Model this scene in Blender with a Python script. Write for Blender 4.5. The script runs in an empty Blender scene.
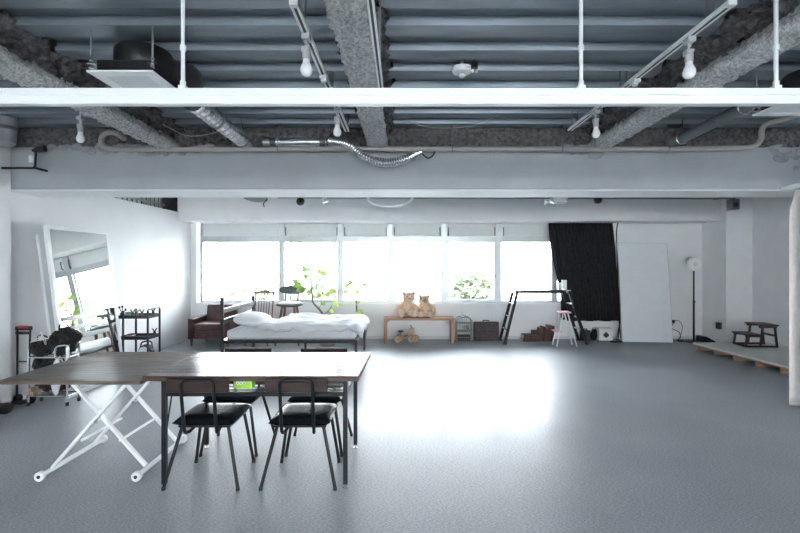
import bpy, bmesh, math, random
from mathutils import Vector, Matrix, Euler
R = math.radians
rnd = random.Random(7)
scn = bpy.context.scene
COL = scn.collection
F = 450.0; VX, VY = 402.0, 262.0; CH = 1.5      # focal length in pixels, vanishing point, eye height

def P(px, py, y):
    """world point seen at pixel (px,py) at depth y"""
    s = F / y
    return Vector(((px - VX) / s, y, CH + (VY - py) / s))

# ------------------------------------------------------------------ materials
MATS = {}
def mat(name, col, rough=0.6, metal=0.0, var=0.06, scale=8.0, bump=0.0, bscale=None, col2=None, spec=0.5,
        stretch=(1, 1, 1), sheen=0.0, detail=4.0, coat=0.0, lo=0.35, hi=0.65):
    m = bpy.data.materials.new(name); m.use_nodes = True
    nt = m.node_tree; N = nt.nodes; L = nt.links
    b = N['Principled BSDF']
    b.inputs['Roughness'].default_value = rough
    b.inputs['Metallic'].default_value = metal
    b.inputs['Specular IOR Level'].default_value = spec
    b.inputs['Coat Weight'].default_value = coat
    b.inputs['Sheen Weight'].default_value = sheen
    tc = N.new('ShaderNodeTexCoord'); mp = N.new('ShaderNodeMapping')
    mp.inputs['Scale'].default_value = stretch
    L.new(tc.outputs['Object'], mp.inputs['Vector'])
    nz = N.new('ShaderNodeTexNoise'); nz.inputs['Scale'].default_value = scale; nz.inputs['Detail'].default_value = detail
    L.new(mp.outputs['Vector'], nz.inputs['Vector'])
    cr = N.new('ShaderNodeValToRGB')
    c2 = col2 if col2 else tuple(max(0, c * (1 - 2 * var)) for c in col)
    cr.color_ramp.elements[0].position = lo; cr.color_ramp.elements[1].position = hi
    cr.color_ramp.elements[0].color = (*c2, 1); cr.color_ramp.elements[1].color = (*col, 1)
    L.new(nz.outputs['Fac'], cr.inputs['Fac']); L.new(cr.outputs['Color'], b.inputs['Base Color'])
    if bump:
        n2 = N.new('ShaderNodeTexNoise'); n2.inputs['Scale'].default_value = bscale or scale * 3; n2.inputs['Detail'].default_value = 5
        L.new(mp.outputs['Vector'], n2.inputs['Vector'])
        bp = N.new('ShaderNodeBump'); bp.inputs['Strength'].default_value = bump; bp.inputs['Distance'].default_value = 0.02
        L.new(n2.outputs['Fac'], bp.inputs['Height']); L.new(bp.outputs['Normal'], b.inputs['Normal'])
    MATS[name] = m
    return m

def wood(name, col, col2, rough, plank=0.0, axis='Y', coat=0.0, spec=0.5, stretch=(1, 14, 14)):
    m = mat(name, col, rough, col2=col2, scale=3.2, bump=0.08, stretch=stretch, detail=8, coat=coat, spec=spec, lo=.3, hi=.7)
    if plank:
        nt = m.node_tree; N = nt.nodes; L = nt.links; b = N['Principled BSDF']
        tc = N.new('ShaderNodeTexCoord'); sp = N.new('ShaderNodeSeparateXYZ'); L.new(tc.outputs['Object'], sp.inputs[0])
        mm = N.new('ShaderNodeMath'); mm.operation = 'DIVIDE'; mm.inputs[1].default_value = plank; L.new(sp.outputs[axis], mm.inputs[0])
        fl = N.new('ShaderNodeMath'); fl.operation = 'FLOOR'; L.new(mm.outputs[0], fl.inputs[0])
        wn = N.new('ShaderNodeTexWhiteNoise'); wn.noise_dimensions = '1D'; L.new(fl.outputs[0], wn.inputs['W'])
        rm = N.new('ShaderNodeMapRange'); rm.inputs[3].default_value = .62; rm.inputs[4].default_value = 1.2; L.new(wn.outputs['Value'], rm.inputs[0])
        mx = N.new('ShaderNodeMix'); mx.data_type = 'RGBA'; mx.blend_type = 'MULTIPLY'; mx.inputs[0].default_value = 1
        src = b.inputs['Base Color'].links[0].from_socket
        L.new(src, mx.inputs[6]); L.new(rm.outputs[0], mx.inputs[7]); L.new(mx.outputs[2], b.inputs['Base Color'])
        rr = N.new('ShaderNodeMapRange'); rr.inputs[3].default_value = rough * .8; rr.inputs[4].default_value = rough * 1.3
        L.new(wn.outputs['Value'], rr.inputs[0]); L.new(rr.outputs[0], b.inputs['Roughness'])
    return m

mat('wall_paint', (.83, .835, .84), .7, var=.02, scale=3, bump=.03, bscale=60)
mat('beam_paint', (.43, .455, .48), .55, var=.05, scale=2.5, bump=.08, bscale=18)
mat('beam_patch', (.38, .39, .41), .9, var=.12, scale=20, bump=.4, bscale=40)
mat('deck_steel', (.27, .31, .345), .42, metal=.35, var=.10, scale=5, stretch=(.4, 3, 3), bump=.03)
mat('spray', (.80, .80, .79), .95, col2=(.36, .36, .36), scale=55, bump=.6, bscale=90, detail=6, lo=.3, hi=.62)
mat('spray_dark_and_shaded', (.20, .19, .19), .95, col2=(.05, .05, .05), scale=26, bump=.9, bscale=45, detail=6, lo=.3, hi=.65)  # dark fireproofing and overspray; on the beam webs also painted-in shade
mat('white_metal', (.88, .90, .90), .35, var=.02)
mat('white_plastic', (.85, .86, .86), .4, var=.02)
mat('fitting_grey', (.50, .51, .52), .45, var=.04)
mat('rail_white', (.92, .94, .94), .4, var=.01)
mat('alu', (.50, .53, .54), .4, metal=.6, var=.04)
mat('galv', (.93, .94, .96), .27, metal=.92, var=.15, scale=14)
mat('chrome', (.80, .82, .84), .15, metal=1, var=.03)
mat('black_metal', (.016, .019, .023), .38, var=.2, spec=.3)
mat('bed_metal', (.03, .034, .038), .3, var=.2, spec=.6)
mat('black_plastic', (.018, .018, .02), .45, var=.2)
mat('black_cloth', (.012, .012, .014), .9, var=.3, scale=30, bump=.2, sheen=.1)
mat('curtain_black', (.016, .018, .022), .9, var=.3, scale=20, bump=.15)
mat('curtain_white', (.80, .76, .74), .85, var=.04, scale=20, bump=.1)
mat('leather_black', (.012, .015, .020), .17, var=.15, scale=40, bump=.04, bscale=90, spec=.012)
mat('leather_maroon', (.085, .030, .032), .38, var=.25, scale=14, bump=.1, bscale=70)
mat('linen', (.86, .87, .88), .9, var=.02, scale=10, bump=.25, bscale=30)
mat('pipe_beige', (.42, .395, .36), .5, var=.06, scale=9)
mat('pipe_grey', (.17, .19, .20), .5, var=.1)
mat('grey_insul', (.36, .38, .39), .8, var=.1, bump=.2)
mat('bulb', (.93, .94, .94), .25, var=.01)
mat('chair_pink', (.85, .42, .55), .5, var=.05)
mat('fur', (.86, .64, .46), .95, col2=(.72, .48, .32), scale=30, bump=.5, bscale=60, sheen=.5)
mat('fur_pale', (.88, .72, .55), .95, var=.1, scale=30, bump=.4, bscale=60)
mat('green_pack', (.33, .66, .06), .45, var=.05)
mat('green_tape', (.10, .30, .19), .5, var=.06)
mat('orange_tool', (.62, .22, .06), .5, var=.08)
mat('red_plastic', (.40, .04, .05), .45, var=.1)
mat('wire_grey', (.20, .21, .22), .45, metal=.3, var=.15)
mat('cage_grey', (.36, .38, .37), .5, var=.1)
mat('suitcase', (.075, .045, .050), .55, var=.25, scale=20, bump=.1)
mat('leaf', (.30, .46, .12), .5, col2=(.18, .34, .08), scale=6)
mat('leaf_yellow', (.46, .58, .16), .5, col2=(.34, .48, .12), scale=6)
for _k in ('leaf', 'leaf_yellow'):
    _m = MATS[_k]; _t = _m.node_tree; _tr = _t.nodes.new('ShaderNodeBsdfTranslucent'); _tr.inputs[0].default_value = (.32, .52, .12, 1) if _k == 'leaf' else (.50, .62, .16, 1)
    _mx = _t.nodes.new('ShaderNodeMixShader'); _mx.inputs[0].default_value = .12
    _t.links.new(_t.nodes['Principled BSDF'].outputs[0], _mx.inputs[1]); _t.links.new(_tr.outputs[0], _mx.inputs[2]); _t.links.new(_mx.outputs[0], _t.nodes['Material Output'].inputs[0])
mat('bark', (.25, .19, .15), .85, var=.3, scale=25, bump=.3)
mat('pot', (.30, .28, .26), .7, var=.1, bump=.1)
mat('soil', (.06, .045, .035), .95, var=.4, scale=50, bump=.5)
mat('tree_leaf', (.27, .33, .22), .6, col2=(.17, .22, .13), scale=3)
mat('ground', (.50, .51, .50), .9, var=.06, scale=.6)
mat('board_white', (.80, .83, .85), .5, var=.015)
mat('ply', (.62, .46, .30), .6, var=.15, scale=12, stretch=(1, 12, 12))
mat('deck_white', (.72, .74, .70), .5, var=.03)
mat('paper_roll', (.45, .33, .25), .8, var=.2)
mat('book_brown', (.11, .055, .035), .6, var=.25, scale=12)
mat('book_dark', (.045, .030, .026), .6, var=.25, scale=12)
mat('book_red', (.13, .05, .035), .6, var=.25, scale=12)
mat('paper', (.80, .76, .68), .8, var=.1, scale=60, stretch=(1, 1, 8))
mat('step_wood', (.045, .030, .026), .45, var=.25, scale=12, stretch=(1, 8, 8))
mat('panel_grey', (.66, .69, .68), .5, var=.02)
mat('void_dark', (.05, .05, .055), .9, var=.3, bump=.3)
mat('grey_cushion', (.10, .125, .13), .8, var=.15, scale=40, bump=.15)
mat('ring_face', (.70, .73, .75), .35, var=.02)
wood('table_wood', (.15, .085, .062), (.085, .045, .034), .24, plank=.097, axis='Y', spec=.6)
m = MATS['table_wood']; _N = m.node_tree.nodes; _w = [n for n in _N if n.type == 'TEX_WHITE_NOISE'][0]
_r = _N.new('ShaderNodeMapRange'); _r.inputs[3].default_value = .05; _r.inputs[4].default_value = .5
_L = m.node_tree.links; _b = _N['Principled BSDF']; _L.new(_w.outputs['Value'], _r.inputs[0])
_dv = [n for n in _N if n.type == 'MATH' and n.operation == 'DIVIDE'][0]       # joints between the planks: dull and dark
_fr = _N.new('ShaderNodeMath'); _fr.operation = 'FRACT'; _L.new(_dv.outputs[0], _fr.inputs[0])
_gt = _N.new('ShaderNodeMath'); _gt.operation = 'GREATER_THAN'; _gt.inputs[1].default_value = .07; _L.new(_fr.outputs[0], _gt.inputs[0])
_ms = _N.new('ShaderNodeMath'); _ms.operation = 'MULTIPLY'; _L.new(_r.outputs[0], _ms.inputs[0]); _L.new(_gt.outputs[0], _ms.inputs[1]); _L.new(_ms.outputs[0], _b.inputs['Specular IOR Level'])
_rs = _b.inputs['Roughness'].links[0].from_socket; _ad = _N.new('ShaderNodeMath'); _ad.operation = 'SUBTRACT'; _ad.inputs[0].default_value = 1; _L.new(_gt.outputs[0], _ad.inputs[1])
_mx = _N.new('ShaderNodeMath'); _mx.operation = 'MAXIMUM'; _L.new(_rs, _mx.inputs[0]); _L.new(_ad.outputs[0], _mx.inputs[1]); _L.new(_mx.outputs[0], _b.inputs['Roughness'])
wood('table_edge', (.085, .055, .045), (.05, .032, .026), .45)
wood('lift_top', (.26, .21, .175), (.075, .056, .048), .48, plank=.14, axis='Y', spec=.25, stretch=(1.3, 10, 10))
wood('back_wood', (.050, .033, .028), (.028, .019, .017), .5, spec=.2)
wood('bench_wood', (.44, .235, .125), (.33, .16, .08), .4)
wood('toy_wood', (.58, .42, .28), (.48, .32, .2), .5)
wood('walnut', (.20, .105, .070), (.12, .06, .04), .4)

def floor_mat():
    m = mat('floor_vinyl', (.215, .235, .26), .2, var=.0, spec=.38, coat=.06)
    nt = m.node_tree; N = nt.nodes; L = nt.links; b = N['Principled BSDF']
    tc = N.new('ShaderNodeTexCoord')
    def nz(s, d, st):
        mp = N.new('ShaderNodeMapping'); mp.inputs['Scale'].default_value = st; mp.inputs['Rotation'].default_value = (0, 0, .5)
        L.new(tc.outputs['Object'], mp.inputs[0])
        n = N.new('ShaderNodeTexNoise'); n.inputs['Scale'].default_value = s; n.inputs['Detail'].default_value = d
        L.new(mp.outputs[0], n.inputs['Vector']); return n
    a = nz(60, 5, (1, 2.6, 1)); c = nz(1.1, 3, (1, 1, 1))
    r1 = N.new('ShaderNodeValToRGB'); r1.color_ramp.elements[0].position = .34; r1.color_ramp.elements[1].position = .7
    r1.color_ramp.elements[0].color = (.21, .23, .25, 1); r1.color_ramp.elements[1].color = (.45, .48, .51, 1)
    L.new(a.outputs['Fac'], r1.inputs[0])
    r2 = N.new('ShaderNodeMapRange'); r2.inputs[1].default_value = .3; r2.inputs[2].default_value = .7; r2.inputs[3].default_value = .9; r2.inputs[4].default_value = 1.08
    L.new(c.outputs['Fac'], r2.inputs[0])
    mx = N.new('ShaderNodeMix'); mx.data_type = 'RGBA'; mx.blend_type = 'MULTIPLY'; mx.inputs[0].default_value = 1
    L.new(r1.outputs[0], mx.inputs[6]); L.new(r2.outputs[0], mx.inputs[7]); L.new(mx.outputs[2], b.inputs['Base Color'])
    r3 = N.new('ShaderNodeMapRange'); r3.inputs[3].default_value = .38; r3.inputs[4].default_value = .52
    b.inputs['Coat Roughness'].default_value = .15; L.new(a.outputs['Fac'], r3.inputs[0]); L.new(r3.outputs[0], b.inputs['Roughness'])
    bp = N.new('ShaderNodeBump'); bp.inputs['Strength'].default_value = .012; bp.inputs['Distance'].default_value = .01
    n3 = nz(90, 4, (1, 1.6, 1)); L.new(n3.outputs['Fac'], bp.inputs['Height']); L.new(bp.outputs[0], b.inputs['Normal'])
floor_mat()

def glass_mat():
    m = bpy.data.materials.new('glass'); m.use_nodes = True
    nt = m.node_tree; N = nt.nodes; L = nt.links; N.remove(N['Principled BSDF'])
    t = N.new('ShaderNodeBsdfTransparent'); t.inputs[0].default_value = (.95, .955, .96, 1)
    g = N.new('ShaderNodeBsdfGlossy'); g.inputs['Roughness'].default_value = .02
    fr = N.new('ShaderNodeFresnel'); fr.inputs[0].default_value = 1.45
    mx = N.new('ShaderNodeMixShader'); L.new(fr.outputs[0], mx.inputs[0]); L.new(t.outputs[0], mx.inputs[1]); L.new(g.outputs[0], mx.inputs[2])
    L.new(mx.outputs[0], N['Material Output'].inputs[0]); MATS['glass'] = m
glass_mat()
m = mat('mirror_glass', (.93, .95, .95), .01, metal=1, var=.0)

# ------------------------------------------------------------------ mesh builder
class MB:
    def __init__(s): s.bm = bmesh.new()
    def box(s, x0, y0, z0, x1, y1, z1, M=None):
        vs = [s.bm.verts.new(Vector(p)) for p in ((x0,y0,z0),(x1,y0,z0),(x1,y1,z0),(x0,y1,z0),(x0,y0,z1),(x1,y0,z1),(x1,y1,z1),(x0,y1,z1))]
        if M is not None:
            for v in vs: v.co = M @ v.co
        for f in ((0,3,2,1),(4,5,6,7),(0,1,5,4),(1,2,6,5),(2,3,7,6),(3,0,4,7)): s.bm.faces.new([vs[i] for i in f])
        return s
    def cbox(s, c, size, rot=(0,0,0)):
        M = Matrix.Translation(Vector(c)) @ Euler(rot).to_matrix().to_4x4()
        a, b, d = (k / 2 for k in size)
        return s.box(-a, -b, -d, a, b, d, M)
    def bar(s, p0, p1, w, h, up=(0,0,1)):
        p0, p1 = Vector(p0), Vector(p1); d = (p1 - p0); l = d.length; d.normalize()
        u = Vector(up)
        if abs(u.dot(d)) > .99: u = Vector((0,1,0))
        x = d.cross(u).normalized(); u = x.cross(d)
        M = Matrix((( d.x, x.x, u.x, p0.x), (d.y, x.y, u.y, p0.y), (d.z, x.z, u.z, p0.z), (0,0,0,1)))
        return s.box(0, -w/2, -h/2, l, w/2, h/2, M)
    def tube(s, pts, r, n=8, closed=False, cap=True):
        pts = [Vector(p) for p in pts]; k = len(pts)
        rs = r if isinstance(r, (list, tuple)) else [r] * k
        def tang(i):
            if closed: return (pts[(i+1) % k] - pts[i-1]).normalized()
            return (pts[min(i+1, k-1)] - pts[max(i-1, 0)]).normalized()
        t = tang(0); u = Vector((0,0,1)) if abs(t.z) < .9 else Vector((1,0,0))
        u = (u - t * u.dot(t)).normalized(); rings = []
        for i in range(k):
            t = tang(i); u = (u - t * u.dot(t))
            u = u.normalized() if u.length > 1e-6 else t.orthogonal().normalized()
            v = t.cross(u)
            rings.append([s.bm.verts.new(pts[i] + (u * math.cos(2*math.pi*j/n) + v * math.sin(2*math.pi*j/n)) * rs[i]) for j in range(n)])
        for i in range(k if closed else k - 1):
            a, b = rings[i], rings[(i+1) % k]
            for j in range(n): s.bm.faces.new((a[j], a[(j+1) % n], b[(j+1) % n], b[j]))
        if cap and not closed:
            s.bm.faces.new(rings[0][::-1]); s.bm.faces.new(rings[-1])
        return s
    def cyl(s, p0, p1, r, r2=None, n=16): return s.tube([p0, p1], [r, r if r2 is None else r2], n)
    def lathe(s, prof, c=(0,0,0), n=20, rot=(0,0,0), M=None):
        M = M or (Matrix.Translation(Vector(c)) @ Euler(rot).to_matrix().to_4x4()); rings = []
        for r, z in prof:
            rings.append([s.bm.verts.new(M @ Vector((r*math.cos(2*math.pi*j/n), r*math.sin(2*math.pi*j/n), z))) for j in range(n)])
        for a, b in zip(rings, rings[1:]):
            for j in range(n): s.bm.faces.new((a[j], a[(j+1) % n], b[(j+1) % n], b[j]))
        s.bm.faces.new(rings[0][::-1]); s.bm.faces.new(rings[-1]); return s
    def ball(s, c, r, rot=(0,0,0), n=12):
        rr = r if isinstance(r, (tuple, list)) else (r, r, r)
        M = Matrix.Translation(Vector(c)) @ Euler(rot).to_matrix().to_4x4() @ Matrix.Diagonal((*rr, 1))
        bmesh.ops.create_uvsphere(s.bm, u_segments=n+4, v_segments=n, radius=1, matrix=M); return s
    def ring(s, c, R0, r, n=24, m=8, rot=(0,0,0)):
        M = Matrix.Translation(Vector(c)) @ Euler(rot).to_matrix().to_4x4()
        return s.tube([M @ Vector((R0*math.cos(2*math.pi*i/n), R0*math.sin(2*math.pi*i/n), 0)) for i in range(n)], r, m, closed=True)
    def prism(s, poly, a, b, axis='x'):
        """2-D outline extruded along an axis from a to b"""
        def q(u, v, w): return {'x': (w, u, v), 'y': (u, w, v), 'z': (u, v, w)}[axis]
        A = [s.bm.verts.new(q(u, v, a)) for u, v in poly]; B = [s.bm.verts.new(q(u, v, b)) for u, v in poly]
        s.bm.faces.new(A[::-1]); s.bm.faces.new(B); n = len(poly)
        for i in range(n): s.bm.faces.new((A[i], A[(i+1) % n], B[(i+1) % n], B[i]))
        return s
    def grid(s, f, nu, nv, skip=None):
        V = [[s.bm.verts.new(Vector(f(i / nu, j / nv))) for j in range(nv + 1)] for i in range(nu + 1)]
        for i in range(nu):
            for j in range(nv): s.bm.faces.new((V[i][j], V[i+1][j], V[i+1][j+1], V[i][j+1]))
        return s
    def move(s, M):
        bmesh.ops.transform(s.bm, matrix=M, verts=s.bm.verts); return s

def root_loc(o):
    while o.parent: o = o.parent
    return o.location.copy()

def link(mb, name, m, parent=None, world=False, loc=None, bevel=0, sub=0, smooth=True, remesh=0, solid=0, normals=True, disp=None):
    bm = mb.bm
    if normals: bmesh.ops.recalc_face_normals(bm, faces=bm.faces)
    if world:
        off = root_loc(parent) if parent else Vector(loc)
        bmesh.ops.translate(bm, vec=-off, verts=bm.verts)
    if smooth:
        for f in bm.faces: f.smooth = True
        for e in bm.edges:
            if len(e.link_faces) == 2 and e.calc_face_angle(0) > R(38): e.smooth = False
    me = bpy.data.meshes.new(name); bm.to_mesh(me); bm.free()
    me.materials.append(MATS[m])
    o = bpy.data.objects.new(name, me); COL.objects.link(o)
    if parent: o.parent = parent
    elif loc is not None: o.location = loc
    if remesh:
        for e in me.edges: e.use_edge_sharp = False
        md = o.modifiers.new('r', 'REMESH'); md.mode = 'VOXEL'; md.voxel_size = remesh; md.use_smooth_shade = True
        sm = o.modifiers.new('s', 'SMOOTH'); sm.iterations = 3; sm.factor = .5
    if solid: md = o.modifiers.new('t', 'SOLIDIFY'); md.thickness = solid; md.offset = 0
    if bevel:
        md = o.modifiers.new('b', 'BEVEL'); md.width = bevel; md.segments = 2; md.limit_method = 'ANGLE'; md.angle_limit = R(40)
    if sub: md = o.modifiers.new('u', 'SUBSURF'); md.levels = sub; md.render_levels = sub
    return o

def tag(o, label, cat, group=None):
    o['label'] = label; o['category'] = cat
    if group: o['group'] = group
    return o
def thing(name, label, cat, loc=(0,0,0), rz=0, group=None):
    o = bpy.data.objects.new(name, None); COL.objects.link(o); o.empty_display_size = .1
    o.location = loc; o.rotation_euler = (0, 0, rz)
    return tag(o, label, cat, group)
def struct(mb, name, m, parent=None, **k):
    o = link(mb, name, m, parent, **k)
    if not parent: o['kind'] = 'structure'
    return o
def dup(root, loc, rz=None, label=None, group=None):
    r = root.copy(); COL.objects.link(r); r.location = loc
    if rz is not None: r.rotation_euler = (0, 0, rz)
    if label: r['label'] = label
    if group: r['group'] = group
    for ch in list(root.children):
        c = ch.copy(); COL.objects.link(c); c.parent = r
        for g in list(ch.children):
            d = g.copy(); COL.objects.link(d); d.parent = c
    return r
def bez(pts, n=8):
    """smooth curve through the points (Catmull-Rom)"""
    p = [Vector(q) for q in pts]; p = [2*p[0]-p[1]] + p + [2*p[-1]-p[-2]]; out = []
    for i in range(1, len(p) - 2):
        for k in range(n):
            t = k / n; a, b, c, d = p[i-1], p[i], p[i+1], p[i+2]
            out.append(.5 * ((2*b) + (c-a)*t + (2*a-5*b+4*c-d)*t*t + (3*b-a-3*c+d)*t**3))
    out.append(p[-2]); return out
def fillet(pts, r, n=5):
    p = [Vector(q) for q in pts]; out = [p[0]]
    for i in range(1, len(p) - 1):
        a = (p[i-1] - p[i]); b = (p[i+1] - p[i]); k = min(r, a.length*.49, b.length*.49)
        A = p[i] + a.normalized()*k; B = p[i] + b.normalized()*k
        for j in range(n + 1):
            t = j / n; out.append(A*(1-t)**2 + p[i]*2*t*(1-t) + B*t*t)
    out.append(p[-1]); return out

# ------------------------------------------------------------------ room shell
XL, XR, YF, YB = -4.12, 6.32, -4.0, 8.77
HB = 2.25            # underside of the concrete beams
HD = 2.88             # underside of the steel deck
struct(MB().box(XL-1.0, YF-.3, -.2, XR+.3, YB+.25, 0), 'floor', 'floor_vinyl', smooth=False)

mb = MB(); y = YF - .2; prof = []
while y < YB + .3:      # corrugated steel deck
    prof += [(y, HD), (y+.13, HD), (y+.142, HD+.05), (y+.205, HD+.05), (y+.209, HD+.042), (y+.222, HD+.042), (y+.226, HD+.05), (y+.298, HD+.05)]; y += .31
A = []
for (yy, zz) in prof: A.append((mb.bm.verts.new((XL-1.0, yy, zz)), mb.bm.verts.new((XR+.3, yy, zz))))
for p, q in zip(A, A[1:]): mb.bm.faces.new((p[0], p[1], q[1], q[0]))
# flange edge lips
cl = struct(mb, 'ceiling', 'deck_steel', smooth=False, solid=.006)
struct(MB().box(XL-1.0, YF-.3, HD+.09, XR+.3, YB+.3, HD+.2), 'ceiling_slab', 'void_dark', smooth=False)

# left wall: full height in the front bay, a partition open above in the far bay
struct(MB().box(XL-.12, YF, 0, XL, 4.62, HD), 'wall_left_front', 'wall_paint', smooth=False)
struct(MB().box(XL-.10, 4.62, 0, XL, YB+.2, 2.42), 'wall_left', 'wall_paint', smooth=False)
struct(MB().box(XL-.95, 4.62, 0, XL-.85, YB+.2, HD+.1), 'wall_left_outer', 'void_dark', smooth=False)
struct(MB().box(XL-.85, 8.26, 2.2, XL-.001, 8.3, HD+.09), 'void_fill', 'void_dark', smooth=False)  # added dark sheet standing in for the dark void above the partition
mb = MB()
for k in range(10): mb.box(XL-.24, 6.9+k*.13, 2.2, XL-.20, 6.93+k*.13, HD)
mb.box(XL-.245, 6.2, 2.52, XL-.195, 8.2, 2.55)
struct(mb, 'trim_1', 'alu', smooth=False)
struct(MB().box(XR, YF, 0, XR+.15, YB+.2, HD), 'wall_right', 'wall_paint', smooth=False)
# back wall with one long opening
WX0, WX1, WZ0, WZ1 = -4.0, 4.10, .71, 2.32
mb = MB()
mb.box(XL-.9, YB, 0, XR+.15, YB+.2, WZ0).box(XL-.9, YB, WZ1, XR+.15, YB+.2, HD+.1).box(XL-.9, YB, WZ0, WX0, YB+.2, WZ1).box(WX1, YB, WZ0, XR+.15, YB+.2, WZ1)
struct(mb, 'wall_back', 'wall_paint', smooth=False)
struct(MB().box(XL, YB-.012, 0, 5.85, YB, .06), 'baseboard_back', 'panel_grey', smooth=False)
struct(MB().box(WX0, YB-.05, WZ0-.03, WX1, YB, WZ0), 'trim_2', 'white_metal', smooth=False)   # window ledge
# front wall behind the camera with its own window band
mb = MB(); fx0, fx1, fz0, fz1 = -2.4, 3.6, .9, 2.2
mb.box(XL-.12, YF-.2, 0, XR+.15, YF, fz0).box(XL-.12, YF-.2, fz1, XR+.15, YF, HD+.1).box(XL-.12, YF-.2, fz0, fx0, YF, fz1).box(fx1, YF-.2, fz0, XR+.15, YF, fz1)
struct(mb, 'wall_front', 'wall_paint', smooth=False)
# pillars
struct(MB().box(XL-.1, 4.0, 0, -4.0, 4.60, HD), 'pillar_left', 'wall_paint', smooth=False)
struct(MB().box(5.85, 8.12, 0, XR, YB, HD), 'pillar_right', 'wall_paint', smooth=False)

# concrete beams across the room
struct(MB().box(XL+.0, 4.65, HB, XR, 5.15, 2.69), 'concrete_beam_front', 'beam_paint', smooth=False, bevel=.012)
struct(MB().box(XL+.0, 4.652, HB-.012, XR, 5.148, HB), 'concrete_beam_lit_underside', 'wall_paint', smooth=False)  # added white slab: light thrown up from the floor, put into the colour
struct(MB().box(XL+.0, 8.25, HB, XR, YB, HD), 'concrete_beam_back', 'wall_paint', smooth=False, bevel=.012)

def sprayed(prof, p0, p1, name, m, step=.03, amp=.012, seed=0):
    """rough sprayed coat round a beam: closed outline swept along a straight line with random bumps"""
    r = random.Random(seed); p0, p1 = Vector(p0), Vector(p1); d = p1 - p0; n = max(2, int(d.length / step)); d.normalize()
    x = d.cross(Vector((0,0,1))).normalized(); mb = MB(); rings = []
    fine = []
    k = len(prof)
    for i in range(k):
        a, b = Vector(prof[i]), Vector(prof[(i+1) % k]); c = max(1, round((b-a).length / (step*.8)))
        for j in range(c): fine.append(a + (b-a)*(j/c))
    for i in range(n + 1):
        o = p0 + d * ((p1-p0).length * i / n)
        rings.append([mb.bm.verts.new(o + x*(q.x + r.gauss(0, amp)) + Vector((0,0,1))*(q.y + r.gauss(0, amp)) + d*r.gauss(0, amp*.5)) for q in fine])
    L = len(fine)
    for a, b in zip(rings, rings[1:]):
        for j in range(L): mb.bm.faces.new((a[j], a[(j+1) % L], b[(j+1) % L], b[j]))
    mb.bm.faces.new(rings[0][::-1]); mb.bm.faces.new(rings[-1])
    bmesh.ops.recalc_face_normals(mb.bm, faces=mb.bm.faces)
    o = link(mb, name, m, smooth=False)
    for p in o.data.polygons: p.use_smooth = True
    return o
Iprof = [(-.045,-.238),(-.08,-.225),(-.098,-.198),(-.095,-.168),(-.065,-.14),(-.05,-.11),(.05,-.11),(.065,-.14),(.095,-.168),(.098,-.198),(.08,-.225),(.045,-.238)]
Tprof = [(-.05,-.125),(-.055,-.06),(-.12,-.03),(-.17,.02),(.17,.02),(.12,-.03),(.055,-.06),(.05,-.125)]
for i, X in enumerate((-2.40, -.25, 2.02)):
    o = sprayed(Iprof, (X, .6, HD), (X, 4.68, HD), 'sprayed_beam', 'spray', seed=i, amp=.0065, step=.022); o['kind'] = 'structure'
    q = sprayed(Tprof, (X, .6, HD+.002), (X, 4.68, HD+.002), 'sprayed_web_shaded', 'spray_dark_and_shaded', seed=10+i, amp=.014); q.parent = o  # dark overspray on the deck; the web's shade is put into the colour
edge = o = sprayed([(-.10,-.2),(.06,-.2),(.06,.03),(-.10,.03)], (XL, 4.72, HD), (XR, 4.72, HD), 'sprayed_edge_beam', 'spray_dark_and_shaded', step=.05, amp=.012, seed=5); o['kind'] = 'structure'

for k, (X, hw, dz) in enumerate(((-2.42,.5,.07), (1.92,.24,.10), (-3.2,.45,.05), (4.1,.28,.26))):
    mb = MB(); r = random.Random(k)
    for j in range(34):
        a = r.uniform(-1,1); mb.ball((X+a*hw,4.646,2.69-r.random()*dz*(1-a*a)), (.02+r.random()*.07,.008,.012+r.random()*.035), (0,r.uniform(-.5,.5),0), n=8)
    q = link(mb, 'spray_patch', 'beam_patch'); q.parent = edge
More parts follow.
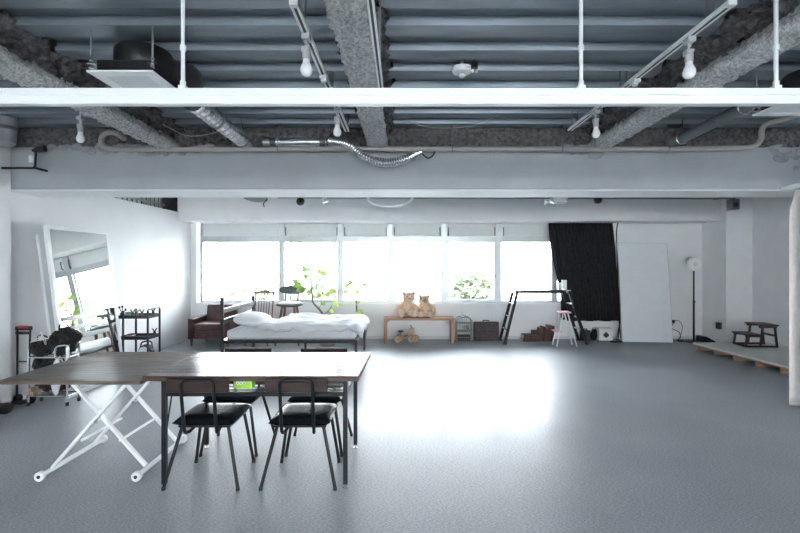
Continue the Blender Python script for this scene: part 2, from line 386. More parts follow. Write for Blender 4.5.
# ------------------------------------------------------------------ windows
def wx(px): return (px - VX) / (F / YB)
bounds = [(199,281),(281,340),(340,390),(390,444),(444,499),(499,555),(555,612.2)]
for i, (a, b) in enumerate(bounds):
    X0, X1 = wx(a), wx(b); y0, y1 = YB+.03, YB+.10
    w = thing('window_%d' % (i+1), '', 'window', ((X0+X1)/2, YB+.06, WZ0)); del w['label']; del w['category']; w['kind'] = 'structure'
    mb = MB(); f = .055
    mb.box(X0, y0, WZ0, X0+f, y1, WZ1).box(X1-f, y0, WZ0, X1, y1, WZ1)
    mb.box(X0+f, y0, WZ0, X1-f, y1, WZ0+.035).box(X0+f, y0, WZ1-.04, X1-f, y1, WZ1).box(X0+f, y0-.01, 1.885, X1-f, y1, 2.0)
    fr = struct(mb, 'window_frame', 'alu', w, world=True, smooth=False)
    struct(MB().box(X0+f, y0+.025, 1.985, X1-f, y0+.045, WZ1-.04), 'transom_panel', 'panel_grey', w, world=True, smooth=False)
    if i in (1, 4):      # the sliding sash
        s0 = X0 + f + (.11 if i == 1 else .0); s1 = X1 - f - (.0 if i == 4 else .02); g = .036
        mb = MB().box(s0, y0-.004, WZ0+.035, s0+g, y0+.02, 1.905).box(s1-g, y0-.004, WZ0+.035, s1, y0+.02, 1.905)
        mb.box(s0+g, y0-.004, WZ0+.035, s1-g, y0+.02, WZ0+.06).box(s0+g, y0-.004, 1.88, s1-g, y0+.02, 1.905)
        sh = struct(mb, 'sash', 'alu', w, world=True, smooth=False)
        struct(MB().cbox((s1-.012 if i == 4 else s0+.012, y0-.012, 1.22), (.014, .02, .06)), 'latch', 'wire_grey', sh, world=True)
    struct(MB().box(X0+f, y0+.03, WZ0+.035, X1-f, y0+.036, 1.905), 'pane', 'glass', w, world=True, smooth=False)
    for sx in ([X0+.09, X1-.075] if i else []):
        if i == 1 and sx > X1-.1: sx = X1-.06
        struct(MB().tube(fillet([(sx, y0+.02, 2.02), (sx, y0-.025, 2.02), (sx, y0-.025, 2.17), (sx, y0+.02, 2.17)], .02), .009, 6), 'handle', 'wire_grey', w, world=True)
for k in range(4):
    a = fx0 + (fx1-fx0)*k/4; b = fx0 + (fx1-fx0)*(k+1)/4
    w = thing('window_%d' % (8+k), '', 'w', ((a+b)/2, YF-.1, fz0)); del w['label']; del w['category']; w['kind'] = 'structure'
    mb = MB().box(a, YF-.13, fz0, a+.04, YF-.06, fz1).box(b-.04, YF-.13, fz0, b, YF-.06, fz1).box(a+.04, YF-.13, fz0, b-.04, YF-.06, fz0+.04).box(a+.04, YF-.13, fz1-.04, b-.04, YF-.06, fz1)
    struct(mb, 'window_frame', 'alu', w, world=True, smooth=False)
    struct(MB().box(a+.04, YF-.10, fz0+.04, b-.04, YF-.094, fz1-.04), 'pane', 'glass', w, world=True, smooth=False)

# ------------------------------------------------------------------ outside
struct(MB().box(-60, -60, -4.3, 60, 90, -4.0), 'ground', 'ground', smooth=False)
def outside_tree(c, rx, rz, n, label, seed, base=-4.0):
    r = random.Random(seed); t = thing('tree', label, 'tree', (c[0], c[1], base), group='trees outside the windows')
    h = c[2] - base
    mb = MB().tube(bez([(0,0,0), (.1,0,h*.5), (0,.05,h)]), [.16 - .1*i/16 for i in range(17)], 8)
    for k in range(7):
        a = r.uniform(0, 6.28); mb.tube([(0,0,h*.6+k*.1), (math.cos(a)*rx*.5, math.sin(a)*rx*.4, h+r.uniform(-.2,.5)*rz), (math.cos(a)*rx*.8, math.sin(a)*rx*.6, h+r.uniform(-.1,.8)*rz)], [.05,.03,.012], 5)
    link(mb, 'trunk', 'bark', t)
    mb = MB()
    for k in range(n):
        d = Vector((r.gauss(0,1), r.gauss(0,1), r.gauss(0,1))).normalized() * (r.random()**.4)
        p = Vector((d.x*rx, d.y*rx*.8, h + d.z*rz)); M = Matrix.Translation(p) @ Euler((r.uniform(-1,1), r.uniform(-1,1), r.uniform(0,6.28))).to_matrix().to_4x4()
        L, W = r.uniform(.13,.2), r.uniform(.06,.09)
        vs = [mb.bm.verts.new(M @ Vector(q)) for q in ((-L,0,0),(0,-W,.02),(L,0,-.02),(0,W,.02))]
        mb.bm.faces.new(vs)
    link(mb, 'foliage', 'tree_leaf', t, normals=False)
    return t
outside_tree((2.15, 14.0, .55), .85, .95, 900, 'round leafy tree outside the window right of the teddy bears', 3)
outside_tree((-5.2, 15.0, .1), 1.2, .9, 700, 'low leafy tree outside the wide window behind the spindle-back chair', 4)
outside_tree((-2.9, 14.5, .15), .8, .9, 600, 'leafy tree outside the window behind the potted plant', 5)

# ------------------------------------------------------------------ ceiling fittings
# long white rail across the front bay
RY = 2.2; RZ0, RZ1 = CH + (VY-105)/(F/RY), CH + (VY-89.5)/(F/RY)
t = thing('hanging_rail', 'long white rail hung on rods across the whole room under the deck', 'rail', (0, RY, RZ0))
h = RZ1-RZ0
link(MB().prism([(RY-.02,RZ0),(RY+.02,RZ0),(RY+.02,RZ1),(RY-.02,RZ1),(RY-.02,RZ0+h*.56),(RY-.012,RZ0+h*.54),(RY-.012,RZ0+h*.42),(RY-.02,RZ0+h*.4)], -4.1, 6.3), 'rail_body', 'rail_white', t, world=True, smooth=False)
for px in (183, 581, 776):
    X = (px-VX)/(F/RY)
    rd = link(MB().cyl((X,RY,RZ1), (X,RY,HD+.02), .0095, n=10), 'hanger_rod', 'rail_white', t, world=True)
    link(MB().cyl((X,RY,RZ1+.19), (X,RY,RZ1+.215), .015, n=10), 'coupling', 'rail_white', rd, world=True)
    link(MB().cbox((X,RY,RZ1+.008), (.035,.03,.018)).cyl((X,RY,RZ1), (X,RY,RZ1+.04), .014, n=10), 'rod_socket', 'rail_white', rd, world=True)
t = thing('track_rail', 'slim white twin-line rail running towards the viewer beside the middle coated beam', 'rail', (-.103, 1.4, RZ1))
X = -.103
link(MB().box(X-.012,.5,RZ1+.001,X-.005,RY+.015,RZ1+.02).box(X+.005,.5,RZ1+.001,X+.012,RY+.015,RZ1+.02).box(X-.005,.5,RZ1+.012,X+.005,RY+.015,RZ1+.02), 'rail_body', 'rail_white', t, world=True, smooth=False)
link(MB().box(X-.0045,.5,RZ1+.004,X+.0045,RY+.01,RZ1+.009), 'slot', 'black_plastic', t, world=True, smooth=False)
for yy in (.9, 1.6, 2.1): link(MB().cyl((X,yy,RZ1+.02), (X,yy,HD+.02), .005, n=6), 'hanger_rod', 'galv', t, world=True)

# lighting tracks and their bulbs
TZ = 2.745
def track(X, y0, y1, label):
    t = thing('lighting_track', label, 'lighting track', (X, (y0+y1)/2, TZ), group='lighting tracks')
    link(MB().box(X-.021,y0,TZ,X-.008,y1,TZ+.02).box(X+.008,y0,TZ,X+.021,y1,TZ+.02).box(X-.008,y0,TZ+.014,X+.008,y1,TZ+.02), 'rail_body', 'rail_white', t, world=True, smooth=False)
    link(MB().box(X-.0078,y0,TZ+.002,X+.0078,y1,TZ+.008), 'slot', 'black_plastic', t, world=True, smooth=False)
    link(MB().box(X-.021,y0-.03,TZ-.004,X+.021,y0,TZ+.022), 'feed_box', 'white_plastic', t, world=True)
    for k in range(3):
        yy = y0 + .12 + k*(y1-y0-.25)/2
        link(MB().box(X-.02,yy,TZ+.02,X+.02,yy+.03,TZ+.025).tube([(X+.02,yy+.015,TZ+.022),(X+.03,yy+.015,HD+.02)], .006, 6).tube([(X-.02,yy+.015,TZ+.022),(X-.02,yy+.015,HD+.02)], .006, 6), 'bracket', 'wire_grey', t, world=True)
    return t
track(-.525, 2.2, 4.3, 'white lighting track with two bulbs, left of the middle coated beam')
track(1.595, 2.2, 4.28, 'white lighting track with two bulbs, beside the right coated beam')
def spot(loc, label, first=None):
    if first: return dup(first, loc, label=label)
    t = thing('track_spotlight', label, 'light', loc, group='bulb spotlights under the ceiling')
    link(MB().box(-.022,-.03,-.03,.022,.03,0).cyl((0,0,-.05),(0,0,-.03),.012), 'adapter', 'fitting_grey', t, bevel=.003)
    link(MB().cyl((0,0,-.075),(0,0,-.05),.006), 'stem', 'fitting_grey', t)
    link(MB().box(-.024,-.02,-.10,-.012,.02,-.068).box(-.012,-.02,-.08,.02,.02,-.068), 'arm', 'fitting_grey', t, bevel=.002)
    link(MB().cyl((0,0,-.135),(0,0,-.08),.022), 'socket', 'fitting_grey', t)
    link(MB().lathe([(.018,-.135),(.021,-.155),(.029,-.17),(.034,-.19),(.031,-.208),(.021,-.221),(.006,-.227)], n=20), 'bulb', 'bulb', t)
    return t
sp = spot((-.525, 2.47, TZ), 'bulb on the left lighting track, hanging above the long white rail')
spot((-.525, 3.65, TZ), 'small bulb at the far end of the left lighting track', sp)
spot((1.595, 2.50, TZ), 'bulb on the right lighting track, hanging above the long white rail', sp)
spot((1.595, 3.70, TZ), 'small bulb at the far end of the right lighting track', sp)
spot((-2.75, 3.85, TZ), 'lone bulb hanging below the left coated beam near the beige pipe', sp)
t = thing('lamp_hanger', 'short white drop rod holding the lone bulb at far left', 'rod', (-2.75, 3.85, TZ))
link(MB().cyl((-2.75,3.85,TZ), (-2.75,3.85,HD+.02), .008), 'rod', 'white_metal', t, world=True); link(MB().cyl((-2.75,3.85,HD-.02),(-2.75,3.85,HD+.01),.03), 'canopy', 'white_plastic', t, world=True)
def plug(loc, label, first=None):
    if first: return dup(first, loc, label=label)
    t = thing('track_adapter', label, 'adapter', loc, group='empty track adapters')
    link(MB().box(-.024,-.035,-.026,.024,.035,0), 'housing', 'white_plastic', t, bevel=.006); link(MB().cyl((0,0,-.038),(0,0,-.026),.018), 'cap', 'white_plastic', t)
    return t
pg = plug((-.525, 3.02, TZ), 'small white empty adapter halfway along the left lighting track')
plug((1.595, 3.08, TZ), 'small white empty adapter halfway along the right lighting track', pg)

# ventilation units
def vent(x0, x1, y0, y1, z, label, canvas=True):
    t = thing('ceiling_fan_unit', label, 'ventilation unit', ((x0+x1)/2, (y0+y1)/2, z), group='ventilation units')
    fr = .065
    mb = MB().box(x0,y0,z,x1,y0+fr,z+.012).box(x0,y1-fr,z,x1,y1,z+.012).box(x0,y0+fr,z,x0+fr,y1-fr,z+.012).box(x1-fr,y0+fr,z,x1,y1-fr,z+.012)
    link(mb, 'panel_frame', 'rail_white', t, world=True, bevel=.002)
    link(MB().box(x0+fr,y0+fr,z+.006,x1-fr,y1-fr,z+.014), 'grille', 'board_white', t, world=True)
    link(MB().box(x0+.04,y0+.03,z+.014,x1-.02,y1-.03,z+.085), 'casing', 'black_plastic', t, world=True, bevel=.006)
    link(MB().lathe([(.16,.085),(.17,.1),(.17,.2),(.155,.222),(.06,.226)], c=((x0+x1)/2+.02,(y0+y1)/2,z), n=28), 'motor_housing', 'black_plastic', t, world=True)
    if canvas:
        link(MB().tube(bez([((x1-.14), (y0+y1)/2+.05, z+.13), (x1+.03,(y0+y1)/2+.1,z+.12), (x1+.03,y1-.02,z+.10), (-1.57,3.36,2.70)]), [.078]*8+[.082]*8+[.075]*9, 14), 'flexible_canvas', 'black_cloth', t, world=True)
    for (a, b) in ((x0+.015,y0+.02),(x1-.01,y0+.02),(x0+.015,y1-.02),(x1+.0,y1-.02)):
        rd = link(MB().cyl((a,b,z+.03),(a,b,HD+.03),.006,n=8), 'hanger_rod', 'galv', t, world=True)
        link(MB().cyl((a,b,z+.03),(a,b,z+.05),.014,n=6).cyl((a,b,z+.075),(a,b,z+.09),.012,n=6).box(a-.025,b-.012,z+.055,a+.025,b+.012,z+.06), 'nut', 'chrome', rd, world=True)
    return t
vent(-1.86, -1.47, 2.65, 3.10, 2.62, 'black ventilation unit with white square grille, above the long rail at left')
vent(2.63, 3.05, 2.90, 3.38, 2.595, 'ventilation unit with white grille at the far right edge of the ceiling', canvas=False)

# galvanised spiral duct
mb = MB(); n = 90; pts = []; rs = []
for i in range(n+1):
    pts.append((-1.57, 3.34 + 1.22*i/n, 2.70)); rs.append(.066 + (.005 if i % 7 == 0 else 0))
t = thing('spiral_duct', 'shiny round spiral duct running back from the ventilation unit', 'duct', (-1.57, 3.9, 2.63))
link(mb.tube(pts, rs, 20), 'duct_tube', 'galv', t, world=True)
for yy in (3.8, 4.4): link(MB().ring((-1.57,yy,2.70), .072, .006, rot=(R(90),0,0)).cyl((-1.57,yy,2.77),(-1.57,yy,HD+.03),.006), 'clamp', 'wire_grey', t, world=True)
t = thing('branch_duct', 'straight silver duct lying behind the beige pipe, left of the middle coated beam', 'duct', (-1.1, 4.56, 2.70))
link(MB().cyl((-1.40,4.56,2.715),(-.76,4.56,2.715),.042,n=16), 'duct_tube', 'galv', t, world=True)
for X in (-1.30, -.80): link(MB().cyl((X-.03,4.56,2.715),(X+.03,4.56,2.715),.048,n=16), 'collar', 'wire_grey', t, world=True)
for X in (-1.25, -.85): link(MB().cyl((X,4.56,2.76),(X,4.56,HD+.02),.007,n=6), 'hanger_rod', 'wire_grey', t, world=True)
c = bez([P(330,141,4.56), P(348,145,4.5), P(364,156.5,4.48), P(385,163,4.48), P(404,159.5,4.5), P(420,152.5,4.56)], 16)
t = thing('flexible_duct', 'ribbed silver hose sagging in front of the concrete beam below the middle coated beam', 'duct', c[0])
link(MB().tube(c, [.044 if i % 2 else .050 for i in range(len(c))], 14), 'hose', 'galv', t, world=True)
link(MB().tube(bez([P(420,152,4.55), P(428,158,4.5), P(434,154,4.5), P(435,149,4.54)]), .007, 6), 'loose_wire', 'black_plastic', t, world=True)

# beige pipe along the beam
pp = [P(124,139,4.42), P(118,134,4.45), P(109,132.5,4.5), P(102.5,136,4.52), P(101.5,143,4.52), P(106,147.5,4.52), P(118,149,4.52), P(200,149.5,4.52), P(402,149,4.52), P(600,149,4.52), P(668,149,4.52), P(735,148,4.52), P(754,146,4.5), P(761,139,4.48), P(762,130,4.45), P(767,124,4.4), P(785,119,4.3), P(815,110,4.1)]
t = thing('beige_pipe', 'beige insulated pipe running along the top of the concrete beam', 'pipe', pp[8])
link(MB().tube(bez(pp, 6), .026, 12), 'pipe_run', 'pipe_beige', t, world=True)
for px in (278, 452, 562, 668):
    q = P(px, 149, 4.52)
    link(MB().cyl(q, (q.x, q.y, HD+.02), .006, n=6).ring((q.x,q.y,q.z), .029, .005, rot=(0,R(90),0)).cbox((q.x,q.y,q.z+.10),(.03,.02,.025)), 'pipe_hanger', 'wire_grey', t, world=True)
t = thing('drain_pipe', 'dark grey straight pipe between the right coated beam and the right ventilation unit', 'pipe', (2.73, 3.9, 2.7))
link(MB().cyl((2.74,4.6,2.70),(2.74,3.46,2.745),.05,n=16), 'pipe_run', 'pipe_grey', t, world=True)
for yy, zz in ((4.4,2.708),(3.6,2.74)): link(MB().ring((2.74,yy,zz), .054, .007, rot=(R(90),0,0)).cyl((2.74,yy,zz+.05),(2.74,yy,HD+.02),.006), 'clamp', 'galv', t, world=True)
t = thing('insulated_riser', 'grey wrapped pipe with rounded end at the top left corner', 'pipe', (-3.82, 4.3, 2.6))
link(MB().lathe([(.02,2.60),(.07,2.605),(.105,2.64),(.11,2.70),(.11,HD+.02)], c=(-3.82,4.3,0), n=20), 'pipe_run', 'grey_insul', t, world=True)
link(MB().lathe([(.112,2.76),(.115,2.765),(.115,2.79),(.112,2.795)], c=(-3.82,4.3,0), n=20), 'band', 'wire_grey', t, world=True)
q = [P(-8,168,4.5), P(35,168,4.5), P(36,149,4.5), P(42,148.5,4.5)]
t = thing('black_pipe', 'thin black bent pipe with a valve at the left end of the beam', 'pipe', q[0])
link(MB().tube(fillet(q, .03), .011, 8), 'pipe_run', 'black_metal', t, world=True)
link(MB().cyl(P(38,149.5,4.5), P(45,148.5,4.5), .032, n=12).cyl(P(33,151,4.5), P(38,148,4.5), .018, n=8), 'valve', 'black_plastic', t, world=True)
link(MB().bar((q[1].x, 4.5, q[1].z), (q[1].x, 4.66, q[1].z), .02, .02), 'bracket', 'black_metal', t, world=True)
link(MB().cbox(P(31,159,4.5), (.03,.03,.07)), 'label_sleeve', 'white_plastic', t, world=True, bevel=.004)

# smoke detector and junction box
t = thing('smoke_detector', 'round white smoke detector on the steel deck right of the middle beam', 'detector', P(462,74,3.15))
c = P(462,74,3.15)
link(MB().lathe([(.066,.045),(.068,.02),(.06,.008),(.03,0)], c=c, n=24), 'base', 'white_plastic', t, world=True)
link(MB().lathe([(.026,.004),(.026,-.004)], c=c, n=20), 'gap_ring', 'black_plastic', t, world=True)
link(MB().lathe([(.025,-.004),(.024,-.018),(.012,-.026),(.003,-.027)], c=c, n=20), 'sensor', 'bulb', t, world=True)
link(MB().cyl((c.x,c.y,c.z+.044),(c.x,c.y,HD+.06),.012), 'stem', 'white_plastic', t, world=True)
c = P(474.5,66,3.1)
t = thing('junction_box', 'small black junction box with two white plugs beside the smoke detector', 'junction box', c)
link(MB().cbox(c, (.042,.04,.05)), 'box', 'black_plastic', t, world=True, bevel=.004)
for s in (-1, 1): link(MB().cyl((c.x+s*.013,c.y,c.z-.025),(c.x+s*.013,c.y,c.z-.045),.009), 'plug', 'bulb', t, world=True)
link(MB().cyl((c.x,c.y,c.z+.025),(c.x,c.y,HD+.06),.008), 'stem', 'wire_grey', t, world=True)
# slack cables
for pts, lab in (([P(150,116,4.35),P(168,127,4.35),P(190,136,4.35),P(219,131,4.35),P(240,122,4.35)], 'thin slack cable drooping beside the spiral duct'),
                 ([P(392,117,4.2),P(420,125,4.2),P(447,128,4.2),P(475,125,4.2),P(505,116,4.2)], 'thin slack cable drooping right of the middle coated beam')):
    pts[0].z = HD+.02; pts[-1].z = HD+.02
    t = link(MB().tube(bez(pts), .004, 6), 'slack_cable', 'pipe_beige', None, world=True, loc=pts[0]); tag(t, lab, 'cable', 'slack ceiling cables')

# far bay fittings glimpsed under the front beam
Y2 = 6.0
t = thing('ceiling_conduit', 'thin dark conduit across the far bay just under the front beam', 'conduit', P(500,198,Y2))
link(MB().cyl(P(278,197.5,Y2), P(735,198.5,Y2), .012, n=8), 'conduit_tube', 'wire_grey', t, world=True)
for px in (320, 460, 600, 720):
    q = P(px,198,Y2); link(MB().cyl(q, (q.x,q.y,HD+.03), .006, n=6), 'hanger_rod', 'galv', t, world=True)
def dome(px, py, label):
    c = P(px,py,Y2); t = thing('dome_lamp', label, 'lamp', c, group='black dome lamps in the far bay')
    link(MB().ball((0,0,0), .056), 'globe', 'black_plastic', t); link(MB().cyl((0,0,.04),(0,0,HD+.03-c.z),.012), 'stem', 'black_metal', t)
dome(300.5, 201.5, 'round black ceiling lamp above the bed, left of the sagging white hose'); dome(598, 199.5, 'round black ceiling lamp above the black curtain')
t = thing('white_hose', 'curved white hose sagging under the far-bay ceiling above the bench', 'hose', P(390,206,Y2))
q = [P(366,197,Y2),P(372,202,Y2),P(390,206,Y2),P(408,202,Y2),P(415,197,Y2)]; q[0].z += .1; q[-1].z += .1
q = [Vector((q[0].x-.02,Y2,HD+.04))] + q + [Vector((q[-1].x+.02,Y2,HD+.04))]
link(MB().tube(bez(q,8), .022, 10), 'hose_tube', 'white_plastic', t, world=True)
t = thing('emergency_light', 'white twin-head box fitting hanging under the far-bay ceiling, left of the curtain', 'light', P(555,201,Y2))
c = P(560,199.5,Y2)
link(MB().cbox(c, (.19,.08,.09)), 'box', 'white_plastic', t, world=True, bevel=.01)
for s in (-1, 1): link(MB().lathe([(.015,.05),(.04,0),(.038,-.01)], c=(c.x-.14+s*.03, c.y, c.z-.03-(.02 if s < 0 else 0)), n=14, rot=(0,R(30*s),0)), 'lamp_head', 'white_plastic', t, world=True)
link(MB().cyl(c,(c.x,c.y,HD+.03),.01).tube([(c.x-.1,c.y,c.z+.02),(c.x-.14,c.y,c.z+.0)], .012, 8), 'stem', 'white_metal', t, world=True)
c = P(325,200.5,Y2); t = thing('ceiling_spot', 'small white lamp head on the far-bay conduit above the potted plant', 'lamp', c)
link(MB().lathe([(.02,.06),(.045,.0),(.04,-.025),(.01,-.03)], n=14, rot=(0,R(-20),0)), 'lamp_head', 'white_plastic', t); link(MB().cyl((0,0,.03),(0,0,HD+.03-c.z),.01), 'stem', 'white_metal', t)
c = P(255,199,Y2); t = thing('ceiling_cassette', 'pale crumpled duct bag hanging under the far-bay ceiling above the armchair', 'duct bag', c)
link(MB().ball((0,0,.02),(.17,.1,.06),rot=(0,.12,0)).ball((.08,0,.03),(.1,.08,.05)), 'bag', 'grey_insul', t, remesh=.015); link(MB().tube(bez([(.1,0,-.01),(.17,-.02,-.01),(.12,-.02,-.06),(.13,-.02,-.11)]), .007, 6), 'loose_wire', 'black_plastic', t); link(MB().cyl((0,0,.05),(0,0,HD+.03-c.z),.012), 'stem', 'wire_grey', t)
c = P(733,204.5,7.0); t = thing('ceiling_speaker', 'small dark box with a long arm under the ceiling at the right corner', 'speaker', c)
link(MB().cbox((0,0,0),(.13,.12,.16)), 'cabinet', 'wire_grey', t, bevel=.01); link(MB().lathe([(.04,0),(.035,.012),(.012,.004)], c=(0,-.06,-.01), n=14, rot=(R(90),0,0)), 'cone', 'black_plastic', t)
link(MB().bar((-.30,0,.10),(.4,0,.17),.05,.06).cyl((0,0,.07),(0,0,HD+.03-c.z),.015), 'arm', 'wire_grey', t)

# ------------------------------------------------------------------ dining table
TH = .757
t = thing('dining_table', 'wooden plank dining table on black metal legs, ringed by four chairs', 'table', (-.97, 3.31, 0))
link(MB().prism([(-1.69,2.93),(-.285,2.93),(-.262,3.71),(-1.66,3.71)], TH-.008, TH, 'z'), 'tabletop', 'table_wood', t, world=True, bevel=.002)
link(MB().prism([(-1.692,2.928),(-.283,2.928),(-.26,3.712),(-1.662,3.712)], TH-.034, TH-.008, 'z'), 'top_edge', 'table_edge', t, world=True, bevel=.002)
LX0, LX1, LY0, LY1 = -1.575, -.375, 2.985, 3.63
for (a, b) in ((LX0,LY0),(LX1,LY0),(LX0,LY1),(LX1,LY1)):
    lg = link(MB().cbox((a,b,(TH-.034+.03)/2),(.03,.03,TH-.034-.03)), 'leg', 'black_metal', t, world=True, bevel=.002)
    link(MB().cyl((a,b,0),(a,b,.008),.017,n=12).cyl((a,b,.008),(a,b,.03),.006,n=8), 'levelling_foot', 'chrome', lg, world=True)
mb = MB().box(LX0,LY0-.012,.612,LX1,LY0+.012,.636).box(LX0,LY1-.012,.612,LX1,LY1+.012,.636)
for X in (LX0, LX1): mb.box(X-.012,LY0,.612,X+.012,LY1,.636)
mb.box(LX0,LY0-.01,TH-.06,LX0+.02,LY1,TH-.034).box(LX1-.02,LY0-.01,TH-.06,LX1,LY1,TH-.034)
link(mb, 'shelf_frame', 'black_metal', t, world=True)
mb = MB()
for k in range(7): mb.cyl((LX0,LY0+.08*(k+1),.628),(LX1,LY0+.08*(k+1),.628),.004,n=6)
link(mb, 'shelf_wire', 'black_metal', t, world=True)
for X in (LX0, LX1):
    for a, b in ((LY0,.10),(LY1,-.10)):
        link(MB().cyl((X,a,.30),(X,a+b,.615),.006,n=6), 'brace', 'black_metal', t, world=True)
# things on the under-shelf
c = Vector((-1.085, 3.10, .636))
t = thing('green_packet', 'bright green packet on the shelf under the dining table', 'packet', c, rz=R(-3))
link(MB().box(-.065,-.04,0,.065,.04,.062), 'body', 'green_pack', t, bevel=.008)
link(MB().ring((-.03,-.041,.04),.009,.0025,n=14,m=5,rot=(R(90),0,0)).ring((-.008,-.041,.04),.009,.0025,n=14,m=5,rot=(R(90),0,0)).ring((.014,-.041,.042),.009,.0025,n=14,m=5,rot=(R(90),0,0)), 'printed_rings', 'white_plastic', t)
t = thing('brown_folder', 'brown folder behind the green packet under the dining table', 'folder', (-1.08, 3.28, .636))
link(MB().box(-.2,-.08,0,.2,.1,.05), 'cover', 'back_wood', t, bevel=.006); link(MB().box(-.195,-.07,.006,.195,.103,.044), 'pages', 'paper', t)
for k in range(4):
    o = link(MB().box(-.10,-.08,0,.08,.1,.016), 'magazine', ['book_dark','pipe_grey','book_dark','wire_grey'][k], None, loc=(-.50+k*.004, 3.16, .636+k*.0165), bevel=.002)
    tag(o, ['bottom', 'second from bottom', 'third from bottom', 'topmost'][k] + ' dark magazine in the stack under the right end of the dining table', 'magazine', 'magazines under the table')

# ------------------------------------------------------------------ dining chairs
def chair():
    t = thing('dining_chair', '', 'chair', (0,0,0), group='chairs around the dining table')
    w, d = .205, .195
    mb = MB()
    def cush(u, v):      # puffed cushion, upper skin
        a, c = 2*u-1, 2*v-1; e = (1-abs(a)**5)*(1-abs(c)**5)
        return (a*w, c*d, .428 + .034*max(0, e)**.45)
    mb.grid(cush, 20, 20)
    mb.grid(lambda u, v: ((2*u-1)*w, (2*v-1)*d, .428 - .026*max(0, (1-abs(2*u-1)**7)*(1-abs(2*v-1)**7))**.4), 20, 20)
    bmesh.ops.remove_doubles(mb.bm, verts=mb.bm.verts, dist=.0008)
    so = link(mb, 'seat', 'leather_black', t)
    for p in so.data.polygons: p.use_smooth = True
    link(MB().box(-w+.03,-d+.03,.390,w-.03,d-.03,.403), 'seat_board', 'black_metal', t)
    for sx in (-1, 1):
        for sy in (-1, 1):
            fx, fy = sx*(.245 if sy < 0 else .215), (-.222 if sy < 0 else .185)
            lg = link(MB().cyl((sx*.155,sy*.15,.395),(fx,fy,.01),.0115,n=10), 'leg', 'black_metal', t)
            link(MB().cyl((fx,fy,0),(fx-sx*.001,fy,.02),.0135,n=10), 'foot_cap', 'black_plastic', lg)
    bw = .106
    pts = [(-bw+.02,-d+.10,.385),(-bw+.01,-d+.02,.365),(-bw,-d-.025,.375),(-bw,-d-.04,.46),(-bw,-d-.088,.738),(bw,-d-.088,.738),(bw,-d-.04,.46),(bw,-d-.025,.375),(bw-.01,-d+.02,.365),(bw-.02,-d+.10,.385)]
    link(MB().tube(fillet(pts, .045, 5), .0115, 10), 'back_tube', 'black_metal', t)
    link(MB().box(-.203,-d-.074,.655,.203,-d-.060,.747), 'backrest', 'back_wood', t, bevel=.004)
    return t
ch = chair()
ch.location = (-1.325, 3.182, 0); ch['label'] = 'black-seated chair with its back to the viewer, on the left of the dining table'
dup(ch, (-.685, 3.182, 0), 0, 'black-seated chair with its back to the viewer, on the right of the dining table')
dup(ch, (-1.34, 3.66, 0), math.pi, 'black-seated chair on the far left side of the dining table, facing the viewer')
dup(ch, (-.68, 3.66, 0), math.pi, 'black-seated chair on the far right side of the dining table, facing the viewer')

# ------------------------------------------------------------------ lift table
LT = .722
t = thing('lift_table', 'dark-topped folding table on white crossed legs beside the dining table', 'table', (-2.18, 3.4, 0))
link(MB().prism([(-2.655,2.93),(-1.705,2.93),(-1.702,3.90),(-2.655,3.90)], LT-.022, LT, 'z'), 'tabletop', 'lift_top', t, world=True, bevel=.003)
AX, BX, N0, N1 = -2.48, -1.818, 3.10, 3.72
for X in (AX, BX):
    fb = link(MB().cyl((X,N0,.032),(X,N1,.032),.017,n=12), 'foot_bar', 'white_metal', t, world=True)
    for yy, s in ((N0,-1),(N1,1)):
        link(MB().cyl((X,yy,.032),(X,yy+s*.03,.032),.032,n=18), 'wheel', 'white_plastic', fb, world=True)
        link(MB().cyl((X,yy+s*.03,.032),(X,yy+s*.034,.032),.012,n=14), 'wheel_hub', 'black_plastic', fb, world=True)
for yy, o in ((N0+.08,0),(N1-.10,0)):
    link(MB().bar((AX+.01,yy,.05),(-1.90,yy,LT-.03),.022,.028,(0,1,0)), 'crossed_leg', 'white_metal', t, world=True, bevel=.003)
    link(MB().bar((BX-.01,yy+.03,.05),(-2.40,yy+.03,LT-.03),.022,.028,(0,1,0)), 'crossed_leg', 'white_metal', t, world=True, bevel=.003)
    link(MB().cyl((-2.15,yy-.02,.375),(-2.15,yy+.06,.375),.012,n=10), 'pivot', 'chrome', t, world=True)
for X, z in ((-2.27,.235),(-2.00,.235)):
    link(MB().cyl((X,N0+.09,z),(X,N1-.08,z),.010,n=8), 'spreader', 'white_metal', t, world=True)
for X in (-2.40, -1.90): link(MB().cyl((X,N0+.05,LT-.035),(X,N1-.05,LT-.035),.014,n=10), 'top_bar', 'white_metal', t, world=True)
link(MB().box(-2.5,N0+.02,LT-.034,-1.8,N0+.06,LT-.022).box(-2.5,N1-.06,LT-.034,-1.8,N1-.02,LT-.022), 'top_frame', 'white_metal', t, world=True)

# ------------------------------------------------------------------ mirror
def mirror():
    t = thing('leaning_mirror', 'tall white-framed mirror leaning on the left wall', 'mirror', (-3.66, 5.44, 0))
    W, H = 1.04, 1.925; lean = math.atan2(.235, 1.92)
    M = Matrix.Translation((-3.66, 5.44, 0)) @ Matrix.Rotation(-lean, 4, 'Y')   # local: y along the wall, z up, +x to the room
    def B(x0,y0,z0,x1,y1,z1): return MB().box(x0,y0,z0,x1,y1,z1,M)
    f = .045
    mb = MB().box(-.035,-W/2,0,0,-W/2+f,H,M).box(-.035,W/2-f,0,0,W/2,H,M).box(-.035,-W/2+f,0,0,W/2-f,f,M).box(-.035,-W/2+f,H-f,0,W/2-f,H,M)
    link(mb, 'frame', 'white_metal', t, world=True, bevel=.003)
    link(MB().box(-.02,-W/2+f,f,-.008,W/2-f,H-f,M), 'mirror_glass', 'mirror_glass', t, world=True, smooth=False)
    link(MB().box(-.045,-W/2+.01,.01,-.036,W/2-.01,H-.01,M), 'backing', 'board_white', t, world=True)
mirror()
M = Matrix.Translation((-3.80, 5.36, 0)) @ Matrix.Rotation(-.13, 4, 'Y')
